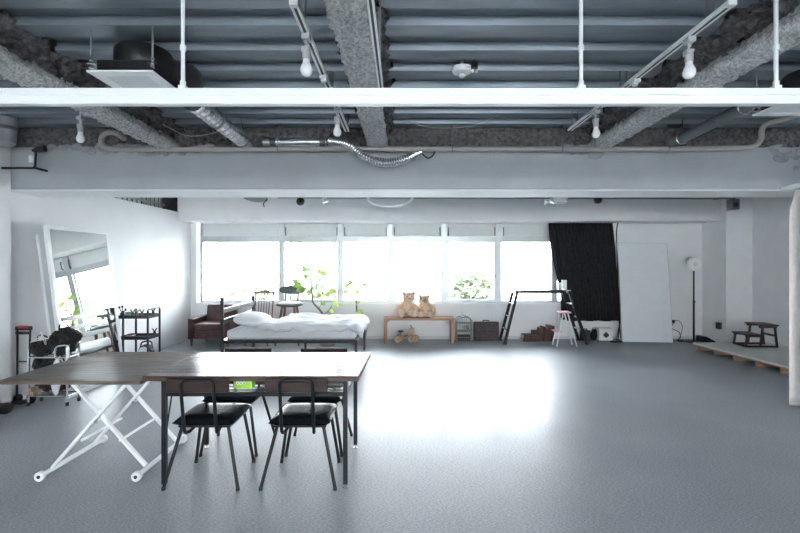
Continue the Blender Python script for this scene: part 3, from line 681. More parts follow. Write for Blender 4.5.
o = link(MB().box(-.03,-.37,0,0,.5,1.82,M), 'backing_board', 'board_white', None, world=True, loc=(-3.80,5.36,0), bevel=.003)
tag(o, 'white board standing between the leaning mirror and the left wall', 'board')

# ------------------------------------------------------------------ bag rack and luggage cart at the left wall
def blob_bag(name, label, c, parts, handle=True):
    t = thing(name, label, 'bag', c, group='black bags on the chrome rack')
    mb = MB()
    for (p, r, e) in parts: mb.ball(p, r, e)
    r = random.Random(len(parts))
    for k in range(10):
        p, q, e = parts[r.randrange(len(parts))]
        mb.ball((p[0]+r.uniform(-.6,.6)*q[0], p[1]+r.uniform(-.6,.6)*q[1], p[2]+r.uniform(.3,.8)*q[2]), (.03+r.random()*.03, .03, .02+r.random()*.03), (r.random()*3,r.random()*3,0))
    o = link(mb, 'bag_body', 'black_cloth', t, remesh=.011)
    tx = bpy.data.textures.new('crumple', 'CLOUDS'); tx.noise_scale = .06; tx.noise_depth = 3
    md = o.modifiers.new('d', 'DISPLACE'); md.texture = tx; md.strength = .07; md.mid_level = .42
    if handle: p, q, e = parts[0]; link(MB().tube(bez([(p[0]-.06,p[1],p[2]+q[2]*.7),(p[0]-.03,p[1]-.02,p[2]+q[2]+.06),(p[0]+.05,p[1]-.02,p[2]+q[2]+.05),(p[0]+.07,p[1],p[2]+q[2]*.7)]), .009, 6), 'strap', 'black_cloth', t)
    return t
RX0, RX1, RY0, RY1 = -3.895, -3.49, 4.69, 4.86
t = thing('chrome_rack', 'low chrome tube rack holding black bags beside the left wall', 'rack', (-3.715, 4.775, 0))
for (a, b, hh) in ((RX0,RY0,.58),(RX1,RY0,.57),(RX0,RY1,.58),(RX1,RY1,.57)):
    lg = link(MB().cyl((a,b,.03),(a,b,hh),.012,n=10), 'post', 'chrome', t, world=True)
    link(MB().cyl((a,b,0),(a,b,.04),.016,n=10), 'foot', 'black_plastic', lg, world=True)
link(MB().tube(fillet([(RX1,RY0,.55),(RX1,RY0,.63),(RX1,RY1,.65),(RX1,RY1,.55)],.06), .012, 8).tube(fillet([(RX1-.12,RY0-.005,.5),(RX1-.12,RY0-.005,.62),(RX1+.02,RY0-.005,.64),(RX1+.02,RY0-.005,.5)],.05), .010, 8), 'end_hoop', 'chrome', t, world=True)
for z in (.10, .505):
    mb = MB()
    for b in (RY0, RY1): mb.cyl((RX0,b,z),(RX1,b,z),.009,n=8)
    for a in (RX0, RX1): mb.cyl((a,RY0,z),(a,RY1,z),.009,n=8)
    for k in range(1,5): mb.cyl((RX0,RY0+k*.034,z),(RX1,RY0+k*.034,z),.004,n=6)
    link(mb, 'shelf', 'chrome', t, world=True)
blob_bag('black_bag', 'flat crumpled black bag on the left of the chrome rack', (-3.81, 4.775, .516), [((0,0,.07),(.11,.08,.075),(0,0,.1)),((-.02,0,.05),(.10,.075,.05),(0,0,0))])
blob_bag('black_bag', 'bulky black bag standing on the right of the chrome rack by the mirror', (-3.60, 4.775, .516), [((.02,0,.13),(.13,.08,.13),(0,.2,0)),((.09,-.0,.19),(.09,.07,.08),(0,.5,0)),((-.06,0,.13),(.06,.07,.11),(0,-.3,0))])
blob_bag('black_bag', 'large black bag on the bottom of the chrome rack', (-3.66, 4.775, .115), [((.02,0,.17),(.15,.07,.16),(0,0,0)),((-.10,0,.18),(.12,.065,.16),(0,0,0))])
blob_bag('black_bag', 'dark bag under the rack shelf, next to the luggage cart', (-3.835, 4.79, .115), [((0,0,.20),(.07,.06,.17),(0,0,0)),((.0,0,.28),(.06,.05,.08),(0,0,0))], handle=False)
t = thing('white_sack', 'white cloth sack hanging in front of the chrome rack', 'sack', (-3.57, 4.64, .12))
link(MB().ball((0,0,.18),(.05,.032,.18)).ball((.01,0,.30),(.035,.028,.08)), 'sack_body', 'linen', t, remesh=.01)
link(MB().tube([(.01,0,.36),(.012,.045,.40)], .006, 6), 'tie', 'linen', t)
for k, (a, b) in enumerate(((-.0,0),(.045,0),(.022,.04))):
    o = link(MB().lathe([(.0205,0),(.0225,.004),(.0225,.2),(.0205,.204)], n=14, rot=(R(90),0,0)).cyl((0,-.205,0),(0,-.2055,0),.013,n=12), 'paper_tube', 'paper_roll', None, loc=(-3.88+a, 4.86, .135+b*.9))
    tag(o, ['left', 'right', 'top'][k]+' paper tube of the three on the bottom of the chrome rack', 'tube', 'paper tubes on the rack')
for k in range(2):
    t = thing('coat_hanger', ['white coat hanger lying across the black bags on the chrome rack', 'white coat hanger sticking up from the black bags on the chrome rack'][k], 'hanger', (-3.80+k*.04, 4.72, .68), group='coat hangers on the rack')
    t.rotation_euler = (R(12), R(-12 if k == 0 else 70), .1); t.scale = (.68, .68, .68)
    link(MB().tube(fillet([(-.14,0,0),(0,0,.035),(.14,0,.0),(-.14,0,0)], .02), .006, 6), 'hanger_body', 'white_plastic', t); link(MB().tube(bez([(0,0,.035),(0,0,.06),(.02,0,.075),(.02,0,.05)]), .003, 6), 'hook', 'chrome', t)
t = thing('luggage_cart', 'folding luggage cart with a red and black handle against the left wall', 'cart', (-3.98, 4.70, 0))
CX, CY = -4.0, 4.74
for s in (-1, 1): link(MB().cyl((CX+s*.055,CY,.06),(CX+s*.068,CY+.02,.79),.010,n=8), 'upright', 'black_metal', t, world=True)
hd = link(MB().cbox((CX,CY+.02,.80),(.17,.03,.045)), 'handle', 'black_plastic', t, world=True, bevel=.008)
link(MB().cbox((CX+.01,CY+.003,.815),(.10,.02,.03)), 'grip', 'red_plastic', hd, world=True, bevel=.006)
link(MB().cbox((CX,CY+.012,.75),(.15,.02,.03)), 'cross_piece', 'black_plastic', t, world=True)
link(MB().cyl((CX-.06,CY+.01,.45),(CX+.06,CY+.01,.45),.008,n=8), 'cross_piece', 'black_plastic', t, world=True)
link(MB().box(CX-.08,CY-.10,.03,CX+.08,CY+.01,.045), 'toe_plate', 'black_metal', t, world=True, bevel=.004)
for s in (-1, 1): link(MB().lathe([(.02,-.012),(.05,-.012),(.05,.012),(.02,.012)], c=(CX+s*.072,CY+.03,.05), n=18, rot=(0,R(90),0)), 'wheel', 'black_plastic', t, world=True)
t = thing('shoe_pair_case', 'small black bag with a red patch on the floor at the left edge', 'bag', (-3.985, 4.45, 0))
link(MB().ball((0,0,.05),(.10,.08,.05)).ball((.06,0,.05),(.06,.07,.055)), 'bag_body', 'black_cloth', t, remesh=.012); link(MB().ball((.03,-.055,.075),(.03,.022,.02)), 'patch', 'red_plastic', t)

# ------------------------------------------------------------------ trolley
TX0, TX1, TY0, TY1 = -3.90, -3.49, 6.18, 6.48
t = thing('tool_trolley', 'black three-tier metal trolley by the left wall, behind the lift table', 'trolley', (-3.70, 6.33, 0))
for (a, b) in ((TX0,TY0),(TX1,TY0),(TX0,TY1),(TX1,TY1)):
    a2 = a + (.07 if a == TX0 else 0)
    pl = link(MB().cbox((a2,b,.46),(.022,.022,.74)), 'post', 'black_metal', t, world=True, bevel=.002)
    link(MB().lathe([(.012,-.011),(.032,-.011),(.032,.011),(.012,.011)], c=(a2,b,.034), n=16, rot=(R(90),0,0)).cyl((a2,b,.06),(a2,b,.09),.012), 'caster', 'black_plastic', pl, world=True)
for z in (.72, .43, .14):
    mb = MB().box(TX0,TY0,z,TX1,TY1,z+.012)
    for q in ((TX0,TY0,z,TX1,TY0+.012,z+.045),(TX0,TY1-.012,z,TX1,TY1,z+.045),(TX0,TY0,z,TX0+.012,TY1,z+.045),(TX1-.012,TY0,z,TX1,TY1,z+.045)): mb.box(*q)
    link(mb, 'tray', 'black_metal', t, world=True)
link(MB().tube(fillet([(TX1,TY0,.81),(TX1,TY0,.845),(TX1,TY1,.845),(TX1,TY1,.81)],.03), .008, 8), 'push_handle', 'black_metal', t, world=True)
def clamp(loc, rz, label, first=None):
    if first: return dup(first, loc, rz, label)
    t = thing('spring_clamp', label, 'clamp', loc, rz, group='black clamps on the trolley')
    link(MB().bar((-.012,0,0),(-.006,0,.045),.022,.012,(1,0,0)).bar((.012,0,0),(.006,0,.045),.022,.012,(1,0,0)).cyl((0,-.013,.04),(0,.013,.04),.012), 'jaw', 'black_plastic', t, bevel=.002)
    link(MB().bar((-.004,0,.045),(-.032,0,.085),.02,.01,(1,0,0)).bar((.004,0,.045),(.032,0,.085),.02,.01,(1,0,0)), 'grip', 'black_plastic', t, bevel=.002)
    return t
cl = clamp((-3.70, 6.186, .762), 0, 'black spring clamp on the top tray of the trolley, beside the green tape')
clamp((-3.645, 6.186, .762), .1, 'black spring clamp in the middle of the top tray of the trolley', cl)
clamp((-3.575, 6.186, .762), -.1, 'black spring clamp near the front corner of the trolley top tray', cl)
clamp((-3.50, 6.33, .762), 1.2, 'black spring clamp on the right side rim of the trolley top tray', cl)
clamp((-3.52, 6.40, .472), 1.0, 'black spring clamp on the middle tray of the trolley', cl)
t = thing('black_brush_set', 'bunch of black brushes sticking up at the left of the trolley top', 'brush', (-3.86, 6.21, .732))
link(MB().lathe([(.025,0),(.028,.06),(.026,.07)], n=14), 'cup', 'black_plastic', t)
for k, (dx, dz) in enumerate(((-.04,.14),(.0,.15),(.045,.11))): link(MB().cyl((0,0,.05),(dx,0,dz),.005,n=6).ball((dx,0,dz),(.014,.01,.018)), 'brush', 'black_plastic', t)
t = thing('tape_roll', 'green tape rolls lying on the trolley top tray', 'tape', (-3.775, 6.235, .732))
link(MB().lathe([(.03,0),(.05,0),(.05,.075),(.03,.075)], n=24), 'roll', 'green_tape', t); link(MB().lathe([(.027,.001),(.03,.001),(.03,.076),(.027,.076)], n=24), 'core', 'paper_roll', t)
t = thing('pliers', 'orange-handled pliers on the middle tray of the trolley', 'pliers', (-3.74, 6.20, .478), rz=.2)
link(MB().bar((-.06,0,0),(.02,.005,.01),.012,.012).bar((-.06,.02,0),(.02,.008,.01),.012,.012), 'handle', 'orange_tool', t, bevel=.003); link(MB().bar((.02,.006,.01),(.07,.006,.015),.018,.012), 'jaw', 'chrome', t)
t = thing('work_light', 'round black work lamp with a carry handle on the bottom of the trolley', 'lamp', (-3.56, 6.27, .152))
link(MB().lathe([(.05,-.06),(.09,-.05),(.10,.0),(.09,.05),(.05,.06)], c=(0,0,.105), n=24, rot=(R(90),0,0)), 'housing', 'black_plastic', t)
link(MB().lathe([(.07,0),(.075,.012),(.06,.014)], c=(0,-.055,.105), n=24, rot=(R(90),0,0)), 'lens', 'ring_face', t); link(MB().tube(fillet([(-.085,0,.15),(-.07,0,.235),(.07,0,.25),(.085,0,.15)],.04), .011, 8), 'carry_handle', 'black_plastic', t)

# ------------------------------------------------------------------ bed
BX0, BX1, BY0, BY1 = -2.53, -.645, 6.33, 7.66
t = thing('bed_frame', 'black metal double bed frame with a slatted headboard', 'bed', ((BX0+BX1)/2, 7.0, 0))
for b in (BY0, BY1):
    link(MB().cbox((BX0,b,.50),(.045,.03,1.0)), 'headboard_post', 'bed_metal', t, world=True, bevel=.003)
    link(MB().cbox((BX1,b,.20),(.04,.03,.40)), 'leg', 'bed_metal', t, world=True, bevel=.003)
for z in (.955, .81, .66): link(MB().box(BX0-.006,BY0+.015,z-.032,BX0+.016,BY1-.015,z+.032), 'headboard_slat', 'bed_metal', t, world=True, bevel=.003)
mb = MB()
for b in (BY0, BY1): mb.box(BX0,b-.015,.36,BX1,b+.015,.40)
for a in (BX0, BX1): mb.box(a-.015,BY0,.36,a+.015,BY1,.40)
link(mb, 'side_rail', 'bed_metal', t, world=True, bevel=.003)
link(MB().cbox((-1.50,(BY0+BY1)/2,.18),(.03,.03,.36)).box(BX0,6.98,.35,BX1,7.01,.375), 'centre_support', 'bed_metal', t, world=True)
for k in range(10):
    X = BX0 + .15 + k*.18; link(MB().box(X,BY0+.01,.375,X+.07,BY1-.01,.39), 'slat', 'bed_metal', t, world=True)
o = link(MB().box(BX0+.05,BY0+.01,.402,BX1-.01,BY1-.01,.54), 'mattress', 'linen', None, world=True, loc=((BX0+BX1)/2,7.0,.402), bevel=.04)
tag(o, 'white mattress lying on the black bed frame', 'mattress')
t = thing('pillow', 'plump white pillow at the head of the bed against the slats', 'pillow', (-2.25, 6.80, .54))
def pil(u, v):
    return None
mb = MB(); mb.ball((0,0,.10),(.25,.40,.10),(0,R(7),0), n=18)
for v in mb.bm.verts:
    k = max(abs(v.co.x)/.27, abs(v.co.y)/.4); v.co.x *= 1 + .12*(abs(v.co.y)/.4)**2; v.co.y *= 1 + .12*(abs(v.co.x)/.27)**2
link(mb, 'pillow_case', 'linen', t)
r = random.Random(11)
ph = [(r.uniform(4,14), r.uniform(4,14), r.uniform(0,6.28)) for _ in range(9)]
def wob(x, y): return sum(math.sin(a*x + b*y + c) for a, b, c in ph) / 9
DX0, DX1, DY0, DY1 = -1.93, -.56, 6.285, 7.70
def duv(u, v):
    x = DX0 + (DX1-DX0)*u; yy = DY0 + (DY1-DY0)*v
    e = min(u*1.2, (1-u)) * (DX1-DX0); g = min(v, 1-v) * (DY1-DY0)
    x += .05*wob(yy*2, 1.3) * (1 if u < .5 else .4) - .16*max(0, 1-abs(v-.12)/.12)*max(0,(.3-u)/.3)
    z = .592 + .05*wob(x, yy) + .03*wob(x*2.7, yy*2.7+2)
    fe = max(0, 1 - g/.06); z -= (.055 + .08*wob(x*3, 5))*fe**1.3; yy += .05*wob(x*2.2, 3)*fe
    if u > .5: fx = max(0, 1 - (1-u)*(DX1-DX0)/.08); z -= .11*fx**1.5
    else: fx = max(0, 1 - u*(DX1-DX0)/.08); z -= .05*fx**1.5
    return (x, yy, z)
o = link(MB().grid(duv, 70, 50), 'duvet', 'linen', None, world=True, loc=(-1.33,7.0,.60), solid=.05, sub=1)
for p in o.data.polygons: p.use_smooth = True
tag(o, 'rumpled white duvet spread over the mattress', 'duvet')

# ------------------------------------------------------------------ armchair by the window
t = thing('armchair', 'maroon leather armchair with tufted back in the left far corner', 'armchair', (-3.43, 8.35, 0))
ax0, ax1 = -3.80, -3.06
link(MB().box(ax0+.09,8.0,.13,ax1-.09,8.66,.27), 'base', 'leather_maroon', t, world=True, bevel=.012)
link(MB().box(ax0+.095,7.98,.275,ax1-.095,8.5,.40), 'seat_cushion', 'leather_maroon', t, world=True, bevel=.025)
for a in (ax0, ax1-.09): link(MB().box(a,7.97,.13,a+.09,8.68,.495), 'armrest', 'leather_maroon', t, world=True, bevel=.015)
M = Matrix.Translation((0,8.5,.34)) @ Matrix.Rotation(R(-8),4,'X')
bk = link(MB().box(ax0+.09,0,0,ax1-.09,.13,.36,M), 'backrest', 'leather_maroon', t, world=True, bevel=.03)
mb = MB()
for a in (-.16,0,.16):
    for z in (.12,.25): mb.ball(M @ Vector(((ax0+ax1)/2+a,-.002,z)), .013, n=8)
link(mb, 'button', 'leather_maroon', bk, world=True)
for a in (ax0+.05, ax1-.05):
    for b in (8.02, 8.62): link(MB().cyl((a,b,.13),(a,b,0),.024,.016,n=10), 'leg', 'walnut', t, world=True)

# spindle-back chair
t = thing('spindle_chair', 'brown spindle-back wooden chair behind the bed by the window', 'chair', (-2.60, 8.3, 0))
cx = -2.60
link(MB().prism([(-.19,8.06),(.19,8.06),(.21,8.2),(.18,8.46),(-.18,8.46),(-.21,8.2)], .425, .455, 'z').move(Matrix.Translation((cx,0,0))), 'seat', 'walnut', t, world=True, bevel=.006)
for sx in (-1,1):
    for b, b2 in ((8.1,8.04),(8.42,8.48)): link(MB().tube([(cx+sx*.15,b,.43),(cx+sx*.175,(b+b2)/2,.22),(cx+sx*.20,b2,0)], [.014,.019,.012], 10), 'leg', 'walnut', t, world=True)
    link(MB().cyl((cx+sx*.165,8.43,.45),(cx+sx*.165,8.53,.93),.013,n=8), 'back_post', 'walnut', t, world=True)
for k in range(5):
    a = -.105 + k*.0525; link(MB().cyl((cx+a*.9,8.43,.45),(cx+a,8.525,.92),.008,n=8), 'spindle', 'walnut', t, world=True)
poly = []
for i in range(21):
    u = -1 + i/10; poly.append((u*.20, .955 + .018*math.cos(u*4.2) + (.012 if abs(u) > .9 else 0)))
for i in range(20,-1,-1):
    u = -1 + i/10; poly.append((u*.19, .905 + .012*math.cos(u*3)))
link(MB().prism(poly, 8.515, 8.54, 'y').move(Matrix.Translation((cx,0,0))), 'crest_rail', 'walnut', t, world=True, bevel=.004)
link(MB().cyl((cx-.17,8.07,.22),(cx-.17,8.44,.22),.008,n=8).cyl((cx+.17,8.07,.22),(cx+.17,8.44,.22),.008,n=8).cyl((cx-.17,8.25,.22),(cx+.17,8.25,.22),.008,n=8), 'stretcher', 'walnut', t, world=True)

# counter chair with dark round pads
t = thing('counter_chair', 'tall stool chair with dark oval backrest and white seat top, behind the bed', 'chair', (-2.05, 8.2, 0))
cx = -2.05
link(MB().ball((cx,8.2,.725),(.245,.21,.045), n=14), 'seat', 'grey_cushion', t, world=True)
link(MB().lathe([(.20,.745),(.205,.755),(.19,.772),(.05,.776)], c=(cx,8.2,0), n=28), 'seat_pad', 'linen', t, world=True)
link(MB().ball((cx,8.40,.98),(.25,.045,.085), (R(-8),0,0), n=14), 'backrest', 'grey_cushion', t, world=True)
for s in (-1,1): link(MB().bar((cx+s*.115,8.34,.72),(cx+s*.115,8.395,.97),.035,.022,(0,1,0)), 'back_post', 'walnut', t, world=True, bevel=.004)
for sx in (-1,1):
    for b, b2 in ((8.10,8.02),(8.30,8.40)): link(MB().tube([(cx+sx*.10,b,.71),(cx+sx*.21,b2,0)], [.026,.016], 10), 'leg', 'walnut', t, world=True)
link(MB().ring((cx,8.2,.25), .20, .010), 'foot_ring', 'walnut', t, world=True)

# ------------------------------------------------------------------ potted fig trees
def leaf(mb, base, d, L, r):
    L *= .92
    d = Vector(d).normalized(); s = d.cross(Vector((.2*math.sin(L*900),-1,.55)))
    s = s.normalized() if s.length > .01 else Vector((1,0,0)); nrm = s.cross(d)
    prof = [(0,.0),(.08,.26),(.25,.42),(.5,.40),(.75,.24),(.92,.09),(1,0)]
    mid = []; lf = []; rt = []
    for u, w in prof:
        p = Vector(base) + d*L*u - nrm*L*.18*u*u
        mid.append(mb.bm.verts.new(p)); lf.append(mb.bm.verts.new(p + s*L*w + nrm*L*w*.25)); rt.append(mb.bm.verts.new(p - s*L*w + nrm*L*w*.25))
    for i in range(len(prof)-1):
        mb.bm.faces.new((mid[i], mid[i+1], lf[i+1], lf[i])); mb.bm.faces.new((mid[i], rt[i], rt[i+1], mid[i+1]))
def fig(name, label, base, stem, branches, leaves, m, seed):
    r = random.Random(seed); t = thing(name, label, 'plant', base, group='potted fig plants')
    link(MB().lathe([(.10,0),(.135,.01),(.165,.27),(.172,.28),(.172,.30),(.155,.30),(.15,.265)], c=base, n=24), 'pot', 'pot', t, world=True)
    link(MB().lathe([(.148,.25),(.15,.268),(.02,.275)], c=base, n=20), 'soil', 'soil', t, world=True)
    mb = MB().tube(bez(stem), [.021 - .011*i/(8*(len(stem)-1)) for i in range(8*(len(stem)-1)+1)], 8)
    for b in branches: mb.tube(bez(b), .0045, 6)
    link(mb, 'stem', 'bark', t, world=True)
    for k, (p, d, L, mm) in enumerate(leaves):
        mb = MB(); leaf(mb, p, d, L, r); o = link(mb, 'leaf', mm, t, world=True, normals=False)
y1 = 8.05
q = lambda x, yy, dy=0: P(x, yy, y1+dy)
stem = [Vector((-1.33,y1,.27)), q(325,318), q(319,309), q(313,302), q(312,292), q(311,283), q(309,272)]
br = [[q(312.5,291), q(307,286,-.1), q(300,283,-.15)], [q(312.5,288), q(316,280,.1), q(320,274,.1)], [q(311,280), q(306,275), q(304,270)], [q(319,309), q(321,303,.1), q(320,297,.15)], [q(324,315), q(330,309,-.1), q(333,302,-.1)], [q(313,298), q(322,294,-.1), q(329,292,-.1)]]
L1, L2 = 'leaf', 'leaf_yellow'
lv = [(q(301,284,-.15),(-1,-.3,-.2),.17,L1),(q(304,287,-.12),(-.4,-.8,-.5),.16,L1),(q(306,272),(-.3,-.5,.8),.15,L1),(q(308,278,-.05),(-.6,-.4,.5),.13,L1),(q(309,271),(.2,-.4,1),.09,L1),
      (q(320,274,.1),(-.1,-.6,.9),.13,L2),(q(321,272,.1),(1,-.4,-.5),.15,L2),(q(318,280,.1),(.5,-.8,.1),.10,L1),(q(329,292,-.1),(1,-.4,.1),.16,L2),(q(326,293,-.1),(.6,-.5,-.5),.12,L2),
      (q(320,297,.15),(-.2,-.5,.8),.12,L1),(q(321,303,.1),(.7,-.5,-.2),.11,L1),(q(333,302,-.1),(.8,-.4,-.5),.15,L2),(q(330,309,-.1),(.6,-.6,-.6),.12,L2),(q(312,292),(-.9,-.4,.2),.11,L1),(q(307,286,-.1),(-.3,-.9,.3),.12,L1),
      (q(298,283,-.15),(-.8,-.1,.5),.13,L1),(q(303,288,-.15),(-.9,-.5,-.4),.15,L1)]
fig('potted_fig', 'potted fig tree with large green leaves between the bed and window', (-1.33,y1,0), stem, br, lv, 'leaf', 1)
y1 = 8.2
stem = [Vector((-.80,y1,.27)), q(357,316), q(356.5,305), q(356.5,294)]
lv = [(q(357,311),(.7,-.6,-.35),.17,L2),(q(357,303),(.4,-.7,.2),.14,L2),(q(348,283),(-.4,-.5,-.9),.15,L2),(q(352,284),(-.5,-.4,.6),.12,L1),(q(356.5,294),(.2,-.5,.9),.12,L2),(q(362,286),(.7,-.3,.3),.12,L1),(q(347,290),(-.5,-.6,-.6),.12,L2)]
br = [[q(356.5,296), q(354,289), q(348,283)], [q(356.5,295), q(359,290), q(362,286)], [q(356.5,300), q(351,296), q(347,290)]]
fig('potted_fig', 'slim potted fig with a few yellow-green leaves at the foot of the bed', (-.80,y1,0), stem, br, lv, 'leaf', 2)

# ------------------------------------------------------------------ bench and what is on and under it
by0, by1 = 8.28, 8.62; bx0, bx1 = -.335, .965
t = thing('bench', 'light brown wooden bench with slab legs under the windows', 'bench', ((bx0+bx1)/2, 8.45, 0))
link(MB().box(bx0,by0,.425,bx1,by1,.465), 'seat', 'bench_wood', t, world=True, bevel=.004)
for a in (bx0, bx1-.055): link(MB().box(a,by0+.01,0,a+.055,by1-.01,.425), 'leg', 'bench_wood', t, world=True, bevel=.004)
for a, s in ((bx0+.055,1),(bx1-.055,-1)): link(MB().prism([(a,.425),(a+s*.055,.425),(a,.37)], by0+.02, by0+.05, 'y'), 'corner_brace', 'bench_wood', t, world=True)
def bear(c, s, rz, lean, label):
    t = thing('teddy_bear', label, 'teddy bear', c, rz, group='teddy bears on the bench'); t.scale = (s*1.02, s*1.05, s)
    mb = MB(); hx = lean
    mb.ball((0,0,.14),(.118,.11,.145)).ball((hx*.5,0,.235),(.105,.09,.09)).ball((hx,-.02,.365),(.118,.10,.102))
    mb.ball((hx,-.105,.342),(.056,.05,.046))
    for q in (-1,1):
        mb.ball((hx+q*.092,-.0,.442),(.040,.026,.040)).ball((hx+q*.07,-.0,.415),(.04,.03,.04))
        mb.tube([(q*.085+hx*.4,-.02,.245),(q*.160,-.07,.18),(q*.170,-.13,.115)], [.040,.043,.042], 12).ball((q*.165,-.115,.10),.048).ball((q*.085+hx*.4,-.02,.245),.05)
        mb.tube([(q*.06,-.04,.075),(q*.10,-.13,.07),(q*.12,-.19,.07)], [.070,.068,.06], 12).ball((q*.12,-.20,.082),(.062,.045,.08))
    link(mb, 'body', 'fur', t, remesh=.010)
    link(MB().ball((hx,-.142,.338),(.038,.018,.030)), 'muzzle', 'fur_pale', t)
    link(MB().ball((hx,-.157,.356),(.017,.012,.012)), 'nose', 'step_wood', t)
    for q in (-1,1):
        link(MB().ball((hx+q*.042,-.112,.388),.011), 'eye', 'black_plastic', t)
        link(MB().ball((q*.12,-.238,.082),(.044,.012,.058)), 'foot_pad', 'fur_pale', t)
        link(MB().ball((hx+q*.094,-.024,.444),(.024,.008,.024)), 'inner_ear', 'fur_pale', t)
bear((.09, 8.54, .465), 1.0, R(6), .035, 'larger light brown teddy bear, on the left of the bench')
bear((.465, 8.53, .465), .88, R(-10), -.05, 'smaller light brown teddy bear leaning on its bigger neighbour')
# wooden tricycle
t = thing('toy_tricycle', 'small wooden toy tricycle under the bench', 'tricycle', (.08, 8.42, 0))
def wheel(c, r, parent):
    w = link(MB().lathe([(.012,-.012),(r-.008,-.012),(r,-.008),(r,.008),(r-.008,.012),(.012,.012)], c=c, n=22, rot=(R(90),0,R(20))), 'wheel', 'toy_wood', parent, world=True)
    link(MB().ring(c, r-.002, .009, rot=(R(90),0,R(20)), n=22, m=6).cyl((c[0],c[1]-.016,c[2]),(c[0],c[1]-.012,c[2]),.012), 'tyre', 'black_plastic', w, world=True)
wheel((-.07,8.36,.066), .066, t); wheel((-.045,8.52,.066), .066, t); wheel((.17,8.36,.07), .07, t); wheel((.245,8.38,.07), .07, t)
link(MB().bar((-.06,8.44,.10),(.19,8.40,.19),.035,.03).cyl((-.07,8.36,.066),(-.045,8.52,.066),.008), 'frame', 'toy_wood', t, world=True)
link(MB().bar((.20,8.38,.06),(.175,8.38,.30),.03,.03).box(.14,8.355,.17,.23,8.385,.27).cyl((.16,8.36,.07),(.26,8.39,.07),.008), 'fork', 'toy_wood', t, world=True, bevel=.004)
link(MB().cyl((.165,8.31,.305),(.165,8.47,.305),.010).ball((.165,8.31,.305),.014).ball((.165,8.47,.305),.014), 'handlebar', 'toy_wood', t, world=True)
link(MB().ball((-.025,8.44,.20),(.055,.05,.018)).cyl((-.02,8.44,.12),(-.02,8.44,.2),.010), 'saddle', 'black_plastic', t, world=True)
link(MB().ball((.06,8.43,.13),(.05,.02,.03)), 'bag', 'black_cloth', t, world=True)

# wire cage cabinet
t = thing('wire_cage', 'small grey wire cage shelf with arched top beside the bench', 'cage', (1.155, 8.45, 0))
gx0, gx1, gy0, gy1 = 1.02, 1.30, 8.35, 8.58
def arch(y):
    pts = [(gx0,y,.01),(gx0,y,.40)]
    for i in range(9): a = math.pi*(1-i/8); pts.append(((gx0+gx1)/2+.14*math.cos(a), y, .40+.075*math.sin(a)))
    return pts + [(gx1,y,.40),(gx1,y,.01)]
mb = MB()
for yy in (gy0, gy1): mb.tube(arch(yy), .008, 8)
link(mb, 'frame', 'cage_grey', t, world=True)
mb = MB()
for k in range(1,8):
    X = gx0 + (gx1-gx0)*k/8; zt = .40 + .075*math.sqrt(max(0,1-((X-(gx0+gx1)/2)/.14)**2))
    for yy in (gy0, gy1): mb.cyl((X,yy,.01),(X,yy,zt),.0028,n=5)
    mb.cyl((X,gy0,zt),(X,gy1,zt),.0028,n=5)
for z in (.1,.31): mb.cyl((gx0,gy0,z),(gx1,gy0,z),.005,n=6)
for X in (gx0, gx1):
    for k in range(1,6): mb.cyl((X,gy0+k*.038,.01),(X,gy0+k*.038,.40),.0028,n=5)
link(mb, 'wire_mesh', 'cage_grey', t, world=True)
for z in (.012, .20, .345): link(MB().box(gx0+.005,gy0+.005,z,gx1-.005,gy1-.005,z+.012), 'shelf', 'cage_grey', t, world=True)
link(MB().ring((1.15,gy0-.008,.295), .022, .005, n=14, m=6, rot=(R(90),0,0)), 'latch_ring', 'black_metal', t, world=True)
o = link(MB().box(-.12,-.08,0,.12,.09,.10), 'storage_box', 'book_dark', None, loc=(1.16,8.46,.026), bevel=.006); tag(o, 'dark box on the bottom shelf of the wire cage', 'box')
o = link(MB().cyl((0,0,0),(0,0,.07),.035,.03).ball((0,0,.08),(.03,.03,.025)), 'small_jar', 'cage_grey', None, loc=(1.23,8.46,.213)); tag(o, 'small grey jar on the middle shelf of the wire cage', 'jar')
t = thing('white_figurine', 'white two-pronged ornament standing on top of the wire cage', 'figurine', (1.13, 8.45, .478))
link(MB().lathe([(.035,0),(.038,.012),(.018,.03),(.014,.05)], n=14), 'base', 'white_plastic', t)
link(MB().tube(bez([(0,0,.04),(-.03,0,.08),(-.012,0,.15)]), [.016-.012*i/16 for i in range(17)], 8).tube(bez([(0,0,.04),(.035,0,.075),(.03,0,.11)]), [.014-.010*i/16 for i in range(17)], 8), 'prongs', 'white_plastic', t)
t = thing('suitcase', 'dark brown suitcase standing upright against the back wall', 'suitcase', (1.605, 8.6, 0), rz=R(1))
link(MB().box(-.235,-.075,.008,.235,.075,.355), 'case_body', 'suitcase', t, bevel=.02)
link(MB().box(-.238,-.078,.18,.238,.078,.188).box(-.238,-.010,.006,.238,.010,.358), 'seam', 'black_metal', t)
link(MB().tube(fillet([(-.06,0,.353),(-.055,0,.385),(.055,0,.385),(.06,0,.353)],.02), .010, 8), 'handle', 'black_plastic', t)
for s in (-1,1): link(MB().cbox((s*.15,0,.358),(.03,.04,.01)), 'lock', 'wire_grey', t)
mb = MB()
for a in (-.2,.2): mb.cyl((a,0,0),(a,0,.01),.014)
link(mb, 'stud', 'black_plastic', t)

